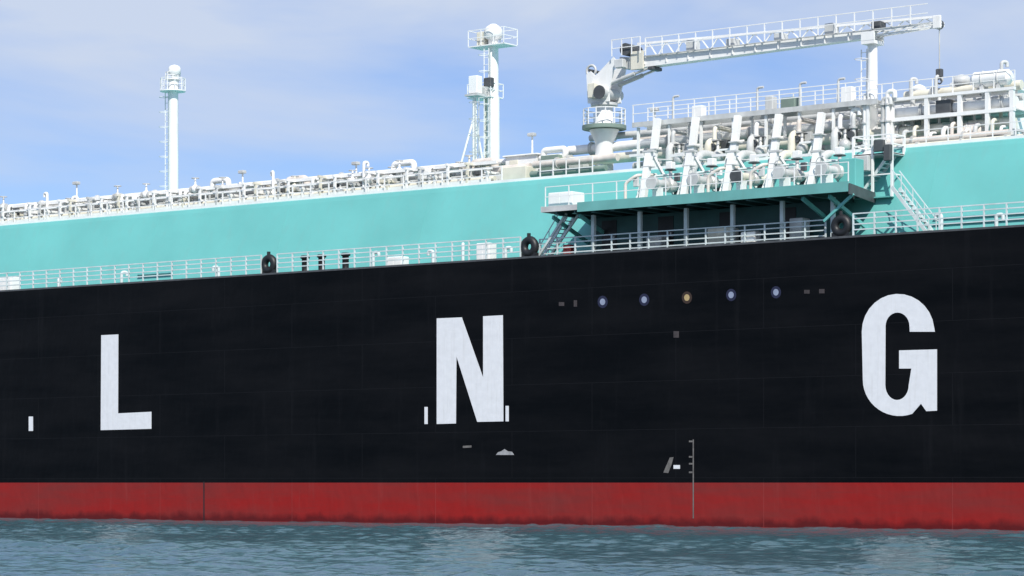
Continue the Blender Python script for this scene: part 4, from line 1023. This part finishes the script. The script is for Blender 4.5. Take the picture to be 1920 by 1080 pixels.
# ------------------------------------------------------------------ machinery house behind the gantry
mx0, mx1 = ax(1664, 11.2), ax(1908, 11.2); mz = az(1780, 178, 11.2)
mh = thing('machinery_house', ((mx0 + mx1) / 2, 11.2, TRUNK), 'long white machinery house behind the pipe gantry at the right', 'deckhouse')
MB().box(mx0, mx1, 11.2, 17, TRUNK + 0.004, mz - 0.12).build('wall', 'white', mh)
MB().bevbox(mx0 - 0.15, mx1 + 0.15, 11.0, 17.2, mz - 0.118, mz, 0.03).build('roof', 'white', mh)
x_ = mx0 + 0.6; k = 0
lv = shared('louvre', 'grey', lambda b: [b.box(0, 0.9, -0.03, 0.02, 0.13 * q, 0.13 * q + 0.09) for q in range(6)])
wd_ = shared('window', 'glass', lambda b: b.box(0, 0.6, -0.02, 0.02, 0, 0.6))
while x_ < mx1 - 1.2:
    piece('louvre' if k % 2 == 0 else 'window', lv if k % 2 == 0 else wd_, mh, (x_, 11.18, mz - 1.25)); x_ += 1.75; k += 1
dd = MB().bevbox(mx0 + 4.2, mx0 + 5.0, 11.14, 11.22, TRUNK + 0.1, TRUNK + 2.0, 0.02).build('door', 'cream', mh)
MB().box(mx0 + 4.85, mx0 + 4.92, 11.08, 11.138, TRUNK + 0.95, TRUNK + 1.15).build('handle', 'dark', dd)
for xa in (0.15, 0.45, 0.75):
    xx = mx0 + (mx1 - mx0) * xa
    MB().lathe((xx, 12.6, mz + 0.002), [(0.22, 0), (0.22, 0.55), (0.42, 0.62), (0.42, 0.8), (0.15, 0.95)], 14).build('roof_fan', 'white', mh)

# ------------------------------------------------------------------ pipe gantry at the right
GI = 8.0
gx0, gx1 = ax(1668, GI), ax(1903, GI)
g0, g1, g2 = TRUNK + 0.55, az(1780, 212, GI), az(1780, 180, GI)
t = thing('pipe_gantry', ((gx0 + gx1) / 2, GI, TRUNK), 'white two tier pipe gantry on the trunk deck at the right, under the boom tip', 'gantry')
lm = shared('column', 'white', lambda b: b.box(-0.11, 0.11, -0.11, 0.11, 0.004, g2 - TRUNK))
for px in (1672, 1738, 1800, 1852, 1898):
    for y in (GI, GI + 2.6): piece('column', lm, t, (ax(px, GI), y, TRUNK))
for y in (GI, GI + 2.6):
    MB().box(gx0, gx1, y - 0.125, y + 0.125, g1 - 0.2, g1).build('beam', 'white', t)
    MB().box(gx0, gx1, y - 0.13, y + 0.13, g2 + 0.002, g2 + 0.16).build('beam', 'white', t)
MB().box(gx0, gx1, GI + 0.14, GI + 2.46, g1 - 0.1, g1 - 0.06).build('floor_plate', 'grey', t)
railing('gantry_railing', gx0 + 0.2, gx1, GI - 0.02, g2 + 0.165, 'white railing on top of the pipe gantry at the right', 'white', h=0.85, gap=1.2, rails=(0.42, 0.85), pr=0.025)
straight_pipe(gx0, gx1 - 0.1, GI - 0.45, TRUNK + 0.5, 0.22, 'warm', 'pinkish lagged pipe at the foot of the pipe gantry', flange_gap=3.0)
straight_pipe(gx0 + 0.5, gx1 + 10, GI - 0.9, TRUNK + 0.2, 0.14, 'cream', 'cream pipe lowest on the trunk edge in front of the gantry', flange_gap=2.6)
straight_pipe(gx0, gx1 - 0.2, GI + 0.6, g1 + 0.35, 0.30, 'white', 'thick white pipe on the upper tier of the gantry', flange_gap=2.4)
straight_pipe(gx0 + 0.2, gx1 - 0.3, GI + 1.4, g2 + 0.45, 0.26, 'cream', 'cream pipe on top of the gantry', flange_gap=2.9)
def drum(px0_, px1_, y, zc, r, material, label):
    xa, xb = ax(px0_, y), ax(px1_, y)
    t = thing('pressure_vessel', ((xa + xb) / 2, y, zc - r), label, 'tank')
    MB().cyl((xa + r * 0.5, y, zc), (xb - r * 0.5, y, zc), r, n=24).build('shell', material, t)
    MB().cyl((xa, y, zc), (xa + r * 0.5, y, zc), r * 0.5, r, n=24).build('end_cap', material, t)
    MB().cyl((xb - r * 0.5, y, zc), (xb, y, zc), r, r * 0.5, n=24).build('end_cap', material, t)
    for k in (0.3, 0.7):
        xx = xa + (xb - xa) * k
        MB().torus((xx, y, zc), (1, 0, 0), r + 0.01, 0.04, 20, 5).build('strap', 'grey', t)
        MB().box(xx - 0.1, xx + 0.1, y - r * 0.7, y + r * 0.7, zc - r - 0.22, zc - r * 0.72).build('saddle', 'grey', t)
drum(1680, 1745, GI + 0.9, g1 - 0.85, 0.48, 'warm', 'pinkish lagged pressure vessel in the lower tier of the gantry, left')
drum(1806, 1850, GI + 0.6, TRUNK + 0.85, 0.55, 'warm', 'pinkish lagged pressure vessel in the lower tier of the gantry, right')
drum(1822, 1898, GI + 0.35, g2 + 0.75, 0.42, 'white', 'white pressure vessel on top of the gantry at its right end')
locker(1768, GI + 0.1, g1 + 0.003, 0.9, 0.6, 0.75, 'dark', 'dark cabinet on the upper tier of the gantry', door=False)
locker(1790, GI + 0.35, TRUNK, 1.5, 0.9, 1.5, 'green', 'grey green cabinet in the lower tier of the gantry', door=False)
locker(1862, GI - 0.9, TRUNK, 0.8, 0.3, 0.42, 'dark', 'low dark box on the trunk edge near the right end of the gantry', door=False)
for i, px in enumerate((1684, 1702, 1722, 1752, 1776, 1792, 1818, 1836, 1868, 1884)):
    x = ax(px, GI + 0.25); mt = ('white', 'grey', 'cream', 'white', 'white', 'warm', 'white', 'grey', 'cream', 'white')[i]
    t = thing('drop_pipe', (x, GI + 0.25, TRUNK), '%s drop pipe standing in the pipe gantry at the right, %s from the left' % ({'warm': 'pinkish'}.get(mt, mt), ('first', 'second', 'third', 'fourth', 'fifth', 'sixth', 'seventh', 'eighth', 'ninth', 'tenth')[i]), 'pipe', 'drop pipes in the gantry')
    MB().tube([(x, GI - 0.2, TRUNK + 0.02), (x, GI - 0.2, TRUNK + 0.9 + 0.2 * (i % 3)), (x, GI + 0.8, TRUNK + 1.0 + 0.2 * (i % 3)), (x, GI + 0.8, g2 - 0.1 + 0.25 * (i % 2))], (0.09, 0.13, 0.11)[i % 3], 10).build('pipe', mt, t)
    MB().cyl((x, GI - 0.2, TRUNK + 0.5), (x, GI - 0.2, TRUNK + 0.6), 0.2, n=12).build('flange', 'steel', t)
# grey hooded ventilator rising above the gantry
x = ax(1803, GI + 1.6); y = GI + 1.6; zb = g2 + 0.16; zt = az(1803, 140, y)
t = thing('hooded_ventilator', (x, y, zb), 'grey hooded ventilator rising above the gantry', 'ventilator')
MB().cyl((x, y, zb), (x, y, zt - 0.5), 0.28, n=16).build('trunk_pipe', 'grey', t)
MB().lathe((x, y, zt - 0.6), [(0.3, 0), (0.52, 0.1), (0.52, 0.32), (0.4, 0.5), (0.12, 0.6)], 16).build('hood', 'grey', t)
for px, lb in ((1708, 'left'), (1755, 'middle'), (1878, 'right')):
    gooseneck(ax(px, GI + 0.8), GI + 0.8, g2 + 0.16, 1.1 if lb != 'right' else 1.5, 0.10, 'grey', 'grey gooseneck vent on top of the gantry, %s one of three' % lb, 'gooseneck vents on the gantry', 1.0)
# pipes go on past the gantry at the right border
for i, px in enumerate((1912, 1935)):
    x = ax(px, 7.4)
    pipe_support(x, 0.5, 0.12, 6.9, 7.8, 'grey', 'low grey pipe support on the trunk edge at the right border', 'pipe supports at the right border')

# ------------------------------------------------------------------ tell the repeats apart: where each stands and its place in that stretch
def photo_x(p):
    d = Vector(p) - Vector((CAM_X, -DIST, EYE))
    return 960 + F_PX * (d.x * cY + d.y * sY) / (-d.x * sY + d.y * cY)
ORD = ['first', 'second', 'third', 'fourth', 'fifth', 'sixth', 'seventh', 'eighth', 'ninth', 'tenth', 'eleventh', 'twelfth', 'thirteenth', 'fourteenth', 'fifteenth', 'sixteenth']
def zone(px):
    if px < 144: return 'left of the leftmost lamp post'
    if px < 325: return 'between leftmost lamp post and slim mast'
    if px < 455: return 'between slim mast and second lamp post'
    if px < 668: return 'between second and third lamp post'
    return 'between third lamp post and white deckhouse'
SHORT = {}
runs = {}
for o in list(col.objects):
    if o.parent is None and o.get('group') and 'on the left trunk deck' in o['group']:
        base = o['label'].split(' under the pipes')[0].split(' among the pipes')[0].split(' with dark')[0].split(' rising')[0].split(' on a stand')[0]
        runs.setdefault((base, zone(photo_x(o.location))), []).append(o)
    elif o.parent is None and o.get('group') == 'gooseneck vents behind the deck railing':
        runs.setdefault(('small pale gooseneck vent', 'on the deck behind the edge railing'), []).append(o)
    elif o.parent is None and o.get('group') == 'pipe supports at the right border':
        runs.setdefault(('low grey pipe support', 'on the trunk edge at the right border'), []).append(o)
for (base, zn), os_ in runs.items():
    os_.sort(key=lambda o: photo_x(o.location))
    for k, o in enumerate(os_):
        o['label'] = base + ' ' + zn + ('' if len(os_) == 1 else ', %s from left' % ORD[min(k, 15)])
